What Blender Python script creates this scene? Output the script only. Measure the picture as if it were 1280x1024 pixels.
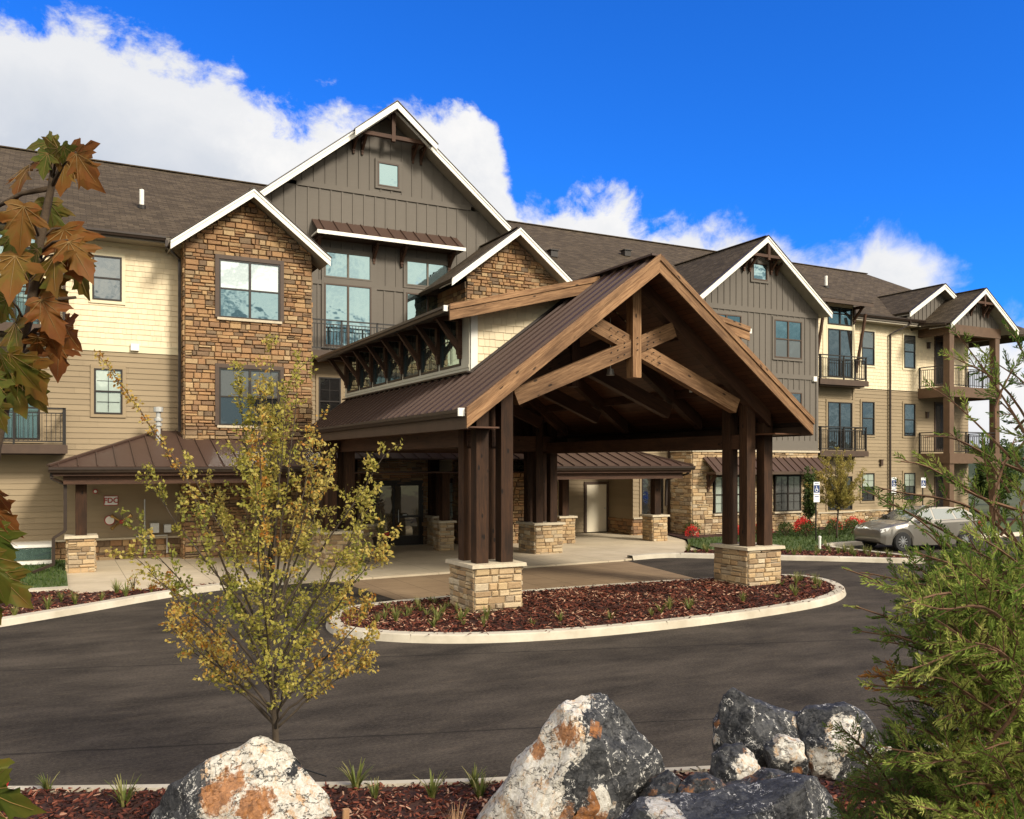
import bpy, bmesh, math, random
from mathutils import Vector, Matrix, noise
R=random.Random(7)
for o in list(bpy.data.objects): bpy.data.objects.remove(o)
SC=bpy.context.scene; COL=SC.collection
rad=math.radians
# ------------------------------------------------------------------ camera
YAW=math.atan2(570,1084)
cd=bpy.data.cameras.new("camera"); cam=bpy.data.objects.new("camera",cd); COL.objects.link(cam)
cam.location=(0,0,3.0); cam.rotation_euler=(rad(90),0,-YAW)
cd.sensor_width=36; cd.lens=36*1084/1280; cd.shift_y=68/1280; cd.clip_start=.05; cd.clip_end=4000
SC.camera=cam
# ------------------------------------------------------------------ light
SUN_AZ,SUN_EL=rad(158),rad(33)
sv=Vector((math.sin(SUN_AZ)*math.cos(SUN_EL),math.cos(SUN_AZ)*math.cos(SUN_EL),math.sin(SUN_EL)))
sl=bpy.data.lights.new("sun",'SUN'); sl.energy=3.15; sl.angle=rad(12); sl.color=(1,.92,.79)
so=bpy.data.objects.new("sun",sl); COL.objects.link(so); so.rotation_euler=(-sv).to_track_quat('-Z','Y').to_euler()
so.location=(30,-20,40)
SC.view_settings.view_transform='Standard'; SC.view_settings.look='None'
SC.view_settings.exposure=0.35; SC.view_settings.gamma=1
# ------------------------------------------------------------------ node helper
class G:
    def __init__(s,nt): s.nt=nt; nt.nodes.clear()
    def n(s,typ,_o=None,**k):
        nd=s.nt.nodes.new('ShaderNode'+typ)
        for a,b in k.items():
            if a.startswith('p_'): setattr(nd,a[2:],b)
        for a,b in k.items():
            if a.startswith('p_'): continue
            key=int(a[1:]) if a[0]=='i' and a[1:].isdigit() else a.replace('_',' ')
            sk=nd.inputs[key]
            if hasattr(b,'is_output'): s.nt.links.new(b,sk)
            elif isinstance(b,tuple) and len(b)==3 and sk.type=='RGBA': sk.default_value=(*b,1)
            else: sk.default_value=b
        return nd.outputs[_o] if _o is not None else nd.outputs[0]
    def math(s,op,a,b=0.0,c=0.0,clamp=False):
        return s.n('Math',p_operation=op,p_use_clamp=clamp,i0=a,i1=b,i2=c)
    def mix(s,f,a,b,bt='MIX'):
        nd=s.nt.nodes.new('ShaderNodeMix'); nd.data_type='RGBA'; nd.blend_type=bt
        for i,x in ((0,f),(6,a),(7,b)):
            if hasattr(x,'is_output'): s.nt.links.new(x,nd.inputs[i])
            elif isinstance(x,tuple): nd.inputs[i].default_value=(*x,1)
            else: nd.inputs[i].default_value=x
        return nd.outputs[2]
    def ramp(s,f,stops,interp='LINEAR'):
        nd=s.nt.nodes.new('ShaderNodeValToRGB'); cr=nd.color_ramp; cr.interpolation=interp
        while len(cr.elements)<len(stops): cr.elements.new(.5)
        for e,(p,c) in zip(cr.elements,stops):
            e.position=p; e.color=(*c,1) if isinstance(c,tuple) else (c,c,c,1)
        s.nt.links.new(f,nd.inputs[0]); return nd.outputs[0]
    def noise(s,vec,scale,detail=4,rough=.55,dist=0.0,out=0):
        return s.n('TexNoise',_o=out,Vector=vec,Scale=scale,Detail=float(detail),Roughness=rough,Distortion=dist)
    def mapv(s,vec,scale=(1,1,1),loc=(0,0,0)):
        return s.n('Mapping',Vector=vec,Scale=scale,Location=loc)
    def bump(s,h,st=.3,dist=.02):
        return s.n('Bump',Height=h,Strength=st,Distance=dist)
def MAT(name,fn):
    m=bpy.data.materials.new(name); m.use_nodes=True; g=G(m.node_tree)
    out=g.nt.nodes.new('ShaderNodeOutputMaterial'); sh=fn(g); g.nt.links.new(sh,out.inputs[0]); return m
def PB(g,col,rough=.7,nrm=None,spec=.5,metal=0.0,**k):
    kw=dict(Base_Color=col,Roughness=rough,Metallic=metal,**k); kw['Specular_IOR_Level']=spec
    if nrm is not None: kw['Normal']=nrm
    return g.n('BsdfPrincipled',**kw)
# ------------------------------------------------------------------ world: sky with cumulus
w=bpy.data.worlds.new("World"); SC.world=w; w.use_nodes=True; g=G(w.node_tree)
sky=g.n('TexSky',p_sky_type='NISHITA',p_sun_disc=False,p_sun_elevation=SUN_EL,p_sun_rotation=SUN_AZ,p_altitude=0.0,p_dust_density=.3,p_ozone_density=3.0)
blue=g.mix(1.0,sky,(.13,.74,1.85),'MULTIPLY')
dirv=g.n('TexCoord',_o=0); sp=g.nt.nodes.new('ShaderNodeSeparateXYZ'); g.nt.links.new(dirv,sp.inputs[0])
az=g.math('ARCTAN2',sp.outputs[0],sp.outputs[1])
hor=g.math('SQRT',g.math('ADD',g.math('MULTIPLY',sp.outputs[0],sp.outputs[0]),g.math('MULTIPLY',sp.outputs[1],sp.outputs[1])))
tel=g.math('DIVIDE',sp.outputs[2],g.math('ADD',hor,.0001))
azn=g.math('MULTIPLY_ADD',az,1/(2*math.pi),.5)
fc=g.nt.nodes.new('ShaderNodeFloatCurve'); g.nt.links.new(azn,fc.inputs[1])
pts=[(0,3),(.30,3),(.36,1.6),(.425,.60)]
for x,y in [(0,8),(80,20),(150,52),(215,66),(285,92),(335,150),(390,136),(450,124),(540,126),(606,132),(628,205),(645,236),(700,236),(760,240),(800,258),(822,284),(850,262),(885,276),(950,286),(985,302),(1040,300),(1098,270),(1135,292),(1180,330),(1225,360),(1280,400)]:
    a=YAW+math.atan((x-640)/1084); pts.append((a/(2*math.pi)+.5,(580-y)/1084*math.cos(a-YAW)))
pts+=[(.70,.14),(.76,.5),(.82,2.5),(1,3)]
pts=[(a,b/3) for a,b in pts]
cv=fc.mapping.curves[0]
cv.points[0].location=pts[0]; cv.points[1].location=pts[-1]
for p in pts[1:-1]: cv.points.new(*p)
for p in cv.points: p.handle_type='VECTOR'
fc.mapping.update()
wv=g.mapv(dirv,(1,1,1.25))
warp=g.n('VectorMath',p_operation='MULTIPLY_ADD',i0=g.noise(wv,5,3,.5,out=1),i1=(.10,.10,.10),i2=wv)
n1=g.noise(warp,9,9,.6); n2=g.noise(warp,28,8,.66); n3=g.noise(wv,3.2,5,.5)
d0=g.math('SUBTRACT',g.math('MULTIPLY',fc.outputs[0],3.0),tel)
d1=g.math('ADD',d0,g.math('MULTIPLY_ADD',n1,.15,-.073))
d2=g.math('ADD',d1,g.math('MULTIPLY_ADD',n2,.075,-.0375))
mask=g.n('MapRange',p_interpolation_type='SMOOTHSTEP',Value=d2,From_Min=-.008,From_Max=g.math('ADD',.024,g.n('MapRange',p_interpolation_type='SMOOTHSTEP',Value=azn,From_Min=.585,From_Max=.66,To_Min=0.0,To_Max=.035)))
holes=g.n('MapRange',p_interpolation_type='SMOOTHSTEP',Value=g.noise(wv,4.3,6,.6),From_Min=.60,From_Max=.72)
deep=g.n('MapRange',Value=d1,From_Min=.05,From_Max=.25)
gry=g.n('MapRange',p_interpolation_type='SMOOTHSTEP',Value=g.math('ADD',n3,g.math('MULTIPLY',n2,.35)),From_Min=.46,From_Max=.76)
gf=g.math('ADD',g.math('MULTIPLY',deep,.32),g.math('MULTIPLY',gry,g.math('MULTIPLY_ADD',deep,.55,.28)),clamp=True)
ccol=g.mix(gf,(7.8,7.7,7.6),(3.6,4.2,5.2))
# the sky behind the viewer: broken teal-grey and warm white cloud (what the windows mirror)
back=g.n('MapRange',p_interpolation_type='SMOOTHSTEP',Value=sp.outputs[1],From_Min=.15,From_Max=-.35)
nb=g.math('ADD',g.noise(g.mapv(dirv,(1,1,2.2)),4.6,6,.55,.5),g.math('MULTIPLY',g.math('SUBTRACT',g.math('MINIMUM',tel,.5),.185),1.3))
bcol=g.ramp(nb,[(.38,(.13,.19,.22)),(.47,(.27,.34,.37)),(.53,(.78,.78,.75)),(.62,(1.0,.95,.86))])
bcol=g.mix(1.0,bcol,(16.5,15.8,14.6),'MULTIPLY')
ccol=g.mix(back,ccol,bcol)
mask=g.math('MULTIPLY',mask,g.math('SUBTRACT',1.0,g.math('MULTIPLY',g.math('MULTIPLY',holes,deep),.75)))
skyc=g.mix(mask,blue,ccol)
skyc=g.mix(g.n('MapRange',p_interpolation_type='SMOOTHSTEP',Value=tel,From_Min=-.05,From_Max=0.0),(1.2,1.1,.9),skyc)
bg=g.n('Background',Color=skyc,Strength=.1)
wo=g.nt.nodes.new('ShaderNodeOutputWorld'); g.nt.links.new(bg,wo.inputs[0])
# ------------------------------------------------------------------ mesh helper
ROOT={}
def ob_link(name,data): o=bpy.data.objects.new(name,data); COL.objects.link(o); return o
class MB:
    def __init__(s): s.v=[];s.f=[];s.m=[];s.t=[];s.uv=[]
    def poly(s,pts,m=0,t=.5,uv=None):
        i=len(s.v); s.v+=[tuple(p) for p in pts]; s.f.append(tuple(range(i,i+len(pts)))); s.m.append(m); s.t.append(t); s.uv.append(uv)
    def hexa(s,c,m=0,t=.5,uvs=None,skip=()):
        # c: 8 corners, 0-3 bottom ring, 4-7 top ring
        for k,q in enumerate(((3,2,1,0),(4,5,6,7),(0,1,5,4),(1,2,6,5),(2,3,7,6),(3,0,4,7))):
            if k in skip: continue
            s.poly([c[j] for j in q],m,t,uvs[k] if uvs else None)
    def box(s,x0,y0,z0,x1,y1,z1,m=0,t=.5):
        s.hexa([(x0,y0,z0),(x1,y0,z0),(x1,y1,z0),(x0,y1,z0),(x0,y0,z1),(x1,y0,z1),(x1,y1,z1),(x0,y1,z1)],m,t)
    def tbox(s,T,a0,a1,o0,o1,z0,z1,m=0,t=.5):
        s.hexa([T(a,o,z) for z in (z0,z1) for a,o in ((a0,o1),(a1,o1),(a1,o0),(a0,o0))],m,t)
    def beam(s,p0,p1,w,h,m=0,up=(0,0,1),t=None):
        p0=Vector(p0);p1=Vector(p1);d=p1-p0;L=d.length;d=d/L;up=Vector(up)
        if abs(d.dot(up))>.98: up=Vector((0,1,0))
        sx=d.cross(up).normalized();u=sx.cross(d).normalized()
        ring=[(-w/2,-h/2),(w/2,-h/2),(w/2,h/2),(-w/2,h/2)]
        A=[p0+sx*a+u*b for a,b in ring];B=[p1+sx*a+u*b for a,b in ring]
        t=R.random() if t is None else t; of=R.random()*40
        for k in range(4):
            j=(k+1)%4;wd=w if k%2==0 else h;o2=of+k*.7
            s.poly([A[k],A[j],B[j],B[k]],m,t,[(0+of,o2),(0+of,o2+wd),(L+of,o2+wd),(L+of,o2)])
        s.poly(A[::-1],m,t);s.poly(B,m,t)
    def rake(s,u0,z0,u1,z1,h,v0,v1,m=0,t=None):
        # board with vertical depth h following a roof edge, extruded v0..v1
        L=math.hypot(u1-u0,z1-z0); of=R.random()*40; t=R.random() if t is None else t
        c=[(u0,v0,z0-h),(u1,v0,z1-h),(u1,v1,z1-h),(u0,v1,z0-h),(u0,v0,z0),(u1,v0,z1),(u1,v1,z1),(u0,v1,z0)]
        q=[(of,0+of),(L+of,0+of),(L+of,h+of),(of,h+of)]
        s.hexa(c,m,t,[None,None,q,None,q,None])
    def prism(s,poly,vec,m=0,t=.5):
        vec=Vector(vec);a=[Vector(p) for p in poly];b=[p+vec for p in a];n=len(a)
        s.poly(a[::-1],m,t);s.poly(b,m,t)
        for i in range(n): s.poly([a[i],a[(i+1)%n],b[(i+1)%n],b[i]],m,t)
    def tube(s,pts,rads,n=6,m=0,t=.5,cap=True):
        P=[Vector(p) for p in pts]
        if not hasattr(rads,'__len__'): rads=[rads]*len(P)
        rings=[];ref=Vector((0,0,1));prev=None
        for i,p in enumerate(P):
            d=(P[min(i+1,len(P)-1)]-P[max(i-1,0)]).normalized()
            if prev is None:
                a=d.cross(ref)
                if a.length<.05: a=d.cross(Vector((1,0,0)))
            else: a=prev-d*prev.dot(d)
            a.normalize();prev=a;b=d.cross(a)
            rings.append([p+(a*math.cos(k*2*math.pi/n)+b*math.sin(k*2*math.pi/n))*rads[i] for k in range(n)])
        base=len(s.v)
        for r in rings: s.v+=[tuple(q) for q in r]
        for i in range(len(P)-1):
            for k in range(n):
                j=(k+1)%n
                s.f.append((base+i*n+k,base+i*n+j,base+(i+1)*n+j,base+(i+1)*n+k));s.m.append(m);s.t.append(t);s.uv.append(None)
        if cap:
            s.f.append(tuple(base+k for k in range(n))[::-1]);s.m.append(m);s.t.append(t);s.uv.append(None)
            e=base+(len(P)-1)*n
            s.f.append(tuple(e+k for k in range(n)));s.m.append(m);s.t.append(t);s.uv.append(None)
    def lathe(s,prof,cx=0,cy=0,n=20,m=0,t=.5):
        base=len(s.v)
        for r,z in prof:
            for k in range(n): s.v.append((cx+r*math.cos(2*math.pi*k/n),cy+r*math.sin(2*math.pi*k/n),z))
        for i in range(len(prof)-1):
            for k in range(n):
                j=(k+1)%n; s.f.append((base+i*n+k,base+i*n+j,base+(i+1)*n+j,base+(i+1)*n+k)); s.m.append(m);s.t.append(t);s.uv.append(None)
    def build(s,name,mats,parent=None,smooth=False,uv=True):
        off=Vector((0,0,0))
        if parent is not None: off=ROOT.get(parent.name,Vector((0,0,0)))
        me=bpy.data.meshes.new(name)
        me.from_pydata([(x-off.x,y-off.y,z-off.z) for x,y,z in s.v],[],s.f)
        if not isinstance(mats,(list,tuple)): mats=[mats]
        for m in mats: me.materials.append(m)
        me.polygons.foreach_set('material_index',s.m)
        at=me.attributes.new('tint','FLOAT','FACE'); at.data.foreach_set('value',s.t)
        if uv:
            ul=me.uv_layers.new(name='uv'); dat=[]
            for fi,f in enumerate(s.f):
                if s.uv[fi]: 
                    for q in s.uv[fi]: dat+=[q[0],q[1]]
                    continue
                n=Vector(me.polygons[fi].normal)
                if abs(n.z)>.97 or (abs(n.x)+abs(n.y))<1e-4:
                    for i in f: dat+=[s.v[i][0],s.v[i][1]]
                else:
                    h=Vector((-n.y,n.x,0)).normalized(); 
                    if abs(h.x)>abs(h.y): h=h if h.x>0 else -h
                    else: h=h if h.y>0 else -h
                    uu=n.cross(h); uu=uu if uu.z>0 else -uu
                    for i in f:
                        p=Vector(s.v[i]); dat+=[p.dot(h),p.dot(uu)]
            ul.data.foreach_set('uv',dat)
        if smooth: me.polygons.foreach_set('use_smooth',[True]*len(me.polygons))
        me.validate(); me.update()
        o=ob_link(name,me)
        if parent is not None:
            o.parent=parent; ROOT[o.name]=off
        return o
def tag(o,label=None,cat=None,group=None,kind=None):
    if label:o['label']=label
    if cat:o['category']=cat
    if group:o['group']=group
    if kind:o['kind']=kind
    return o
def thing(name,loc,label,cat,group=None):
    o=bpy.data.objects.new(name,None);COL.objects.link(o);o.location=loc;o.empty_display_size=.3
    ROOT[o.name]=Vector(loc);return tag(o,label,cat,group)
def dup(root,loc,rz=0,sc=1,label=None):
    r=root.copy();COL.objects.link(r);r.location=loc;r.rotation_euler=(0,0,rz);r.scale=(sc,)*3 if not hasattr(sc,'__len__') else sc
    if label:r['label']=label
    for ch in list(root.children):
        c=ch.copy();COL.objects.link(c);c.parent=r
        for gch in ch.children:
            d=gch.copy();COL.objects.link(d);d.parent=c
    return r
def S(v0): return lambda a,o,z:(a,v0-o,z)          # faces the street
def Wt(u0): return lambda a,o,z:(u0-o,a,z)         # faces left
def Et(u0): return lambda a,o,z:(u0+o,a,z)         # faces right
def Nt(v0): return lambda a,o,z:(a,v0+o,z)
# ------------------------------------------------------------------ materials
def tintn(g): return g.n('Attribute',_o=2,p_attribute_name='tint')
def obj(g): return g.n('TexCoord',_o=3)
def uvc(g): return g.n('TexCoord',_o=2)
STONE=[(0,(.055,.032,.020)),(.16,(.17,.075,.032)),(.34,(.34,.17,.062)),(.52,(.24,.105,.038)),(.70,(.40,.24,.10)),(.84,(.11,.066,.038)),(1,(.47,.32,.16))]
STONE2=[(0,(.14,.085,.045)),(.18,(.34,.22,.11)),(.36,(.50,.36,.19)),(.55,(.40,.24,.11)),(.72,(.56,.44,.27)),(.86,(.28,.21,.14)),(1,(.62,.52,.36))]
def stone_m(ramp):
    def f(g):
        o=obj(g); c=g.ramp(tintn(g),ramp)
        n=g.noise(o,9,6,.65); n2=g.noise(o,40,4,.6)
        c=g.mix(g.math('MULTIPLY',g.n('MapRange',Value=n,From_Min=.35,From_Max=.75),.55),c,g.mix(.5,c,(.16,.085,.035)))
        c=g.mix(g.math('MULTIPLY',n2,.35),c,(.55,.44,.30))
        h=g.math('ADD',g.math('MULTIPLY',n,1.0),g.math('MULTIPLY',n2,.4))
        return PB(g,c,.9,g.bump(h,.7,.03),.2)
    return f
M_stone=MAT('field_stone',stone_m(STONE)); M_stone2=MAT('pier_stone',stone_m(STONE2))
def plain(col,rough=.7,var=.18,scale=6,spec=.4,metal=0.0,bs=.15,col2=None):
    def f(g):
        o=obj(g); n=g.noise(o,scale,5,.6); n2=g.noise(o,scale*9,3,.6)
        d=col2 or tuple(x*(1-2.2*var) for x in col)
        c=g.mix(g.n('MapRange',Value=n,From_Min=.35,From_Max=.8),col,d)
        return PB(g,c,rough,g.bump(n2,bs,.004),spec,metal)
    return f
M_mortar=MAT('mortar_light',plain((.46,.39,.28),.95,.15,20)); M_mortar_d=MAT('mortar_brown',plain((.17,.115,.065),.95,.15,20))
M_cap=MAT('cap_stone',plain((.55,.47,.34),.85,.12,10,bs=.4))
def siding(col,var=.10):
    def f(g):
        o=obj(g); t=tintn(g)
        n=g.noise(g.mapv(o,(2,2,22)),1.4,4,.6); n2=g.noise(o,.5,3,.5)
        v=g.math('ADD',g.math('MULTIPLY_ADD',t,var*2,1-var),g.math('MULTIPLY_ADD',n,.16,-.08))
        v=g.math('ADD',v,g.math('MULTIPLY_ADD',n2,.14,-.07))
        c=g.mix(1.0,col,g.n('CombineColor',i0=v,i1=v,i2=v),'MULTIPLY')
        return PB(g,c,.75,g.bump(n,.12,.004),.3)
    return f
M_shake=MAT('cream_shake',siding((.74,.62,.42),.07)); M_lap=MAT('tan_lap',siding((.29,.222,.138),.07))
M_batten=MAT('brown_batten',siding((.14,.122,.101),.07)); M_cream=MAT('cream_trim',siding((.72,.63,.43),.02))
M_grey=MAT('warm_grey_trim',siding((.15,.127,.10),.03)); M_tan=MAT('tan_trim',siding((.30,.228,.14),.03))
M_offwh=MAT('pale_grey_siding',siding((.52,.49,.39),.05))
M_white=MAT('white_paint',plain((.83,.80,.72),.5,.05,3)); M_soffit=MAT('soffit',plain((.33,.29,.22),.7,.1,3))
M_dark=MAT('dark_bronze',plain((.035,.022,.015),.4,.15,5)); M_frame=MAT('dark_frame',plain((.022,.016,.012),.4,.1,5)); M_black=MAT('black_iron',plain((.016,.013,.011),.45,.1,5))
M_brown=MAT('brown_trim',plain((.075,.045,.028),.55,.15,4))
M_deck=MAT('deck_brown',plain((.13,.075,.042),.6,.15,4))
def shingle(g):
    u=uvc(g); o=obj(g)
    br=g.n('TexBrick',Vector=u,Color1=(.0,.0,.0),Color2=(1,1,1),Mortar=(.3,.3,.3),Scale=1.0,Mortar_Size=.008,Mortar_Smooth=.3,Bias=0.0,Brick_Width=.33,Row_Height=.15)
    fac=br.node.outputs[1]
    n=g.noise(o,1.2,5,.6); n2=g.noise(o,14,5,.7); n3=g.noise(o,70,3,.6)
    c=g.ramp(br,[(0,(.034,.025,.016)),(.5,(.070,.052,.034)),(1,(.125,.094,.062))])
    c=g.mix(g.math('MULTIPLY',g.n('MapRange',Value=n2,From_Min=.35,From_Max=.7),.6),c,(.046,.035,.023))
    c=g.mix(g.math('MULTIPLY',n3,.35),c,(.15,.115,.08))
    c=g.mix(g.math('MULTIPLY',fac,.8),c,(.02,.014,.01))
    c=g.mix(g.math('MULTIPLY',n,.25),c,(.040,.031,.021))
    return PB(g,c,.92,g.bump(g.math('ADD',g.math('MULTIPLY',br,.4),g.math('SUBTRACT',g.math('MULTIPLY',n3,.6),g.math('MULTIPLY',fac,1.0))),.6,.02),.15)
M_shingle=MAT('asphalt_shingle',shingle)
def metalroof(g):
    o=obj(g); n=g.noise(o,1.5,5,.6); n2=g.noise(g.mapv(o,(8,1,1)),4,4,.6)
    c=g.mix(n,(.050,.027,.019),(.080,.046,.032)); c=g.mix(g.math('MULTIPLY',n2,.3),c,(.06,.036,.028))
    return PB(g,c,g.math('MULTIPLY_ADD',n,.25,.40),g.bump(n,.05,.01),.35)
M_metal=MAT('bronze_metal_roof',metalroof)
def wood(a,b,dk,knots=True,rough=.65):
    def f(g):
        u=uvc(g); t=tintn(g)
        n=g.noise(g.mapv(u,(1.3,20,1)),1.6,6,.6,.4); n2=g.noise(g.mapv(u,(.5,2.2,1)),1.3,4,.6); n3=g.noise(g.mapv(u,(6,130,1)),1,3,.6)
        c=g.mix(g.n('MapRange',Value=n,From_Min=.38,From_Max=.64),a,b)
        c=g.mix(g.math('MULTIPLY',g.n('MapRange',Value=n2,From_Min=.45,From_Max=.7),.75),c,dk)
        c=g.mix(g.math('MULTIPLY',g.n('MapRange',Value=n3,From_Min=.45,From_Max=.7),.45),c,dk)
        if knots:
            vo=g.n('TexVoronoi',Vector=g.mapv(u,(1.5,3.2,1)),Scale=1.7,Randomness=1.0)
            rnd=g.n('SeparateColor',_o=0,i0=vo.node.outputs[1])
            kn=g.n('MapRange',Value=vo,From_Min=.10,From_Max=.16,To_Min=1.0,To_Max=0.0)
            kn=g.math('MULTIPLY',kn,g.math('GREATER_THAN',rnd,.35))
            c=g.mix(g.math('MULTIPLY',kn,.85),c,tuple(x*.22 for x in dk))
        v=g.math('MULTIPLY_ADD',t,.3,.85)
        c=g.mix(1.0,c,g.n('CombineColor',i0=v,i1=v,i2=v),'MULTIPLY')
        return PB(g,c,rough,g.bump(g.math('ADD',n,n3),.25,.006),.3)
    return f
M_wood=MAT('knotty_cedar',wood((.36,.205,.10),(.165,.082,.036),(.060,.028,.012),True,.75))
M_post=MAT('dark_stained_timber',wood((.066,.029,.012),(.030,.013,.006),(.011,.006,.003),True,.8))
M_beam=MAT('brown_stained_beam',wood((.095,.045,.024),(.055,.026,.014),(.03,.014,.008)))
def planks(g):
    u=uvc(g); br=g.n('TexBrick',Vector=u,Color1=(0,0,0),Color2=(1,1,1),Mortar=(0,0,0),Scale=1.0,Mortar_Size=.006,Brick_Width=3.0,Row_Height=.14)
    n=g.noise(g.mapv(u,(1,14,1)),2,5,.6)
    c=g.mix(br,(.085,.036,.018),(.14,.062,.03)); c=g.mix(g.math('MULTIPLY',n,.5),c,(.05,.022,.012)); c=g.mix(br.node.outputs[1],c,(.01,.005,.003))
    return PB(g,c,.5,g.bump(n,.1,.004),.35)
M_planks=MAT('ceiling_planks',planks)
def glass(base,tint,refl,wav=.05):
    def f(g):
        o=obj(g); n=g.noise(o,1.1,3,.5); nm=g.bump(n,wav,.25)
        lw=g.n('LayerWeight',_o=1,Blend=.25)
        d=PB(g,base,.25,None,.3)
        gl=g.n('BsdfGlossy',Color=tint,Roughness=.015,Normal=nm)
        return g.n('MixShader',Fac=g.math('MULTIPLY_ADD',lw,.4,refl,clamp=True),i1=d,i2=gl)
    return f
M_glass=MAT('window_glass',glass((.015,.025,.026),(.46,.66,.70),.5)); M_glassd=MAT('dark_window_glass',glass((.012,.012,.012),(.8,.88,.90),.24,.05))
M_glassb=MAT('glass_over_blind',glass((.40,.45,.38),(.8,.95,.9),.2,.03))
M_glassc=MAT('pale_backed_glass',glass((.55,.60,.58),(.85,.97,.97),.34,.04))  # pale base colour under the gloss, for the left bay's top panes
M_glassg=MAT('glass_over_grey_blind',glass((.10,.10,.092),(.8,.9,.9),.14,.03))
M_glasst=MAT('teal_glass',glass((.07,.11,.10),(.7,.9,.85),.3,.03))
M_glassw=MAT('warm_door_glass',glass((.085,.06,.032),(.9,.85,.7),.16,.03))
def conc(a,b,joint=None):
    def f(g):
        o=obj(g); n=g.noise(o,.9,6,.6); n2=g.noise(o,12,5,.65); n3=g.noise(o,120,3,.6)
        c=g.mix(g.n('MapRange',Value=n,From_Min=.35,From_Max=.7),a,b); c=g.mix(g.math('MULTIPLY',n2,.3),c,tuple(x*.6 for x in b))
        h=n3
        if joint:
            br=g.n('TexBrick',Vector=g.mapv(o,(1,1,1),(.3,.1,0)),p_offset=0.0,Scale=1.0,Mortar_Size=.010,Mortar_Smooth=.2,Brick_Width=joint[0],Row_Height=joint[1])
            c=g.mix(g.math('MULTIPLY',br.node.outputs[1],.7),c,tuple(x*.3 for x in b)); h=g.math('SUBTRACT',n3,g.math('MULTIPLY',br.node.outputs[1],2.0))
        return PB(g,c,.85,g.bump(h,.25,.006),.3)
    return f
M_conc=MAT('concrete_walk',conc((.62,.52,.37),(.48,.395,.275),(1.9,1.85))); M_kerb=MAT('pale_concrete_kerb',conc((.66,.60,.48),(.40,.345,.255)))
M_paver=MAT('stamped_brown_concrete',conc((.31,.215,.125),(.23,.155,.09),(.9,.9)))
def asphalt(g):
    o=obj(g); a=g.noise(g.mapv(o,(.55,1.15,1)),.9,9,.68); b=g.noise(g.mapv(o,(.6,2.6,1)),1.5,5,.65); n3=g.noise(o,90,4,.75); n4=g.noise(o,260,2,.6); n5=g.noise(g.mapv(o,(1,1.6,1)),22,5,.75)
    c=g.mix(g.n('MapRange',Value=a,From_Min=.36,From_Max=.66),(.026,.0218,.018),(.092,.075,.058))
    c=g.mix(g.math('MULTIPLY',g.n('MapRange',Value=b,From_Min=.58,From_Max=.78),.5),c,(.14,.108,.076))
    c=g.mix(g.math('MULTIPLY',g.n('MapRange',Value=b,From_Min=.42,From_Max=.28),.55),c,(.018,.0145,.0115))
    sp=g.n('MapRange',Value=n4,From_Min=.62,From_Max=.74)
    c=g.mix(g.math('MULTIPLY',sp,.7),c,(.22,.185,.15)); c=g.mix(g.math('MULTIPLY',g.n('MapRange',Value=n3,From_Min=.5,From_Max=.32),.6),c,(.013,.011,.010))
    c=g.mix(g.math('MULTIPLY',g.n('MapRange',Value=n5,From_Min=.5,From_Max=.75),.6),c,(.13,.102,.074)); c=g.mix(g.math('MULTIPLY',g.n('MapRange',Value=n5,From_Min=.5,From_Max=.3),.6),c,(.014,.0115,.009))
    # paving seams
    s=g.nt.nodes.new('ShaderNodeSeparateXYZ'); g.nt.links.new(o,s.inputs[0])
    y=g.math('ADD',g.math('ADD',s.outputs[1],g.math('MULTIPLY',s.outputs[0],.33)),g.math('MULTIPLY_ADD',b,.16,-.08))
    for y0 in (10.2,14.35,):
        ln=g.n('MapRange',Value=g.math('ABSOLUTE',g.math('SUBTRACT',y,y0)),From_Min=.0,From_Max=.035,To_Min=1.0,To_Max=0.0)
        c=g.mix(g.math('MULTIPLY',ln,.8),c,(.010,.009,.008))
    return PB(g,c,.95,g.bump(g.math('ADD',n3,g.math('MULTIPLY',n4,.6)),.5,.012),.12)
M_asph=MAT('asphalt',asphalt)
M_mulch=MAT('mulch',plain((.062,.022,.013),.95,.25,14,bs=.8,col2=(.018,.009,.006)))
def chip(g):
    t=tintn(g); c=g.ramp(t,[(0,(.018,.008,.006)),(.3,(.07,.018,.010)),(.6,(.15,.038,.020)),(.9,(.22,.075,.04)),(1,(.42,.25,.16))]); return PB(g,c,.8,None,.3)
M_chip=MAT('bark_chips',chip)
M_grass=MAT('lawn_green',plain((.045,.082,.018),.9,.3,3,bs=.8,col2=(.085,.105,.03))); M_soil=MAT('meadow',plain((.09,.10,.04),.95,.2,.2,bs=.3))
def leafm(stops,tr=.35,rough=.5,spec=.3):
    def f(g):
        t=tintn(g); o=obj(g); c=g.ramp(t,stops); n=g.noise(o,22,3,.6)
        c=g.mix(g.math('MULTIPLY',n,.3),c,tuple(x*.5 for x in stops[0][1]))
        d=PB(g,c,rough,None,spec); tl=g.n('BsdfTranslucent',Color=c)
        return g.n('MixShader',Fac=tr,i1=d,i2=tl)
    return f
M_young=MAT('elm_leaf',leafm([(0,(.25,.27,.045)),(.35,(.47,.40,.075)),(.65,(.62,.48,.13)),(.85,(.60,.31,.05)),(1,(.52,.18,.035))],.42))
M_rleaf=MAT('honey_leaf',leafm([(0,(.26,.24,.05)),(1,(.56,.42,.12))],.45))
M_green=MAT('shrub_leaf',leafm([(0,(.035,.07,.015)),(1,(.10,.14,.03))],.25)); M_lily=MAT('strappy_leaf',leafm([(0,(.08,.12,.022)),(.5,(.19,.21,.045)),(1,(.42,.36,.14))],.3))
M_cedar=MAT('evergreen_spray',leafm([(0,(.05,.10,.02)),(.45,(.16,.235,.042)),(.8,(.33,.39,.08)),(.93,(.50,.51,.14)),(.95,(.42,.15,.03)),(1,(.52,.22,.05))],.35,.8,.08))
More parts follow.
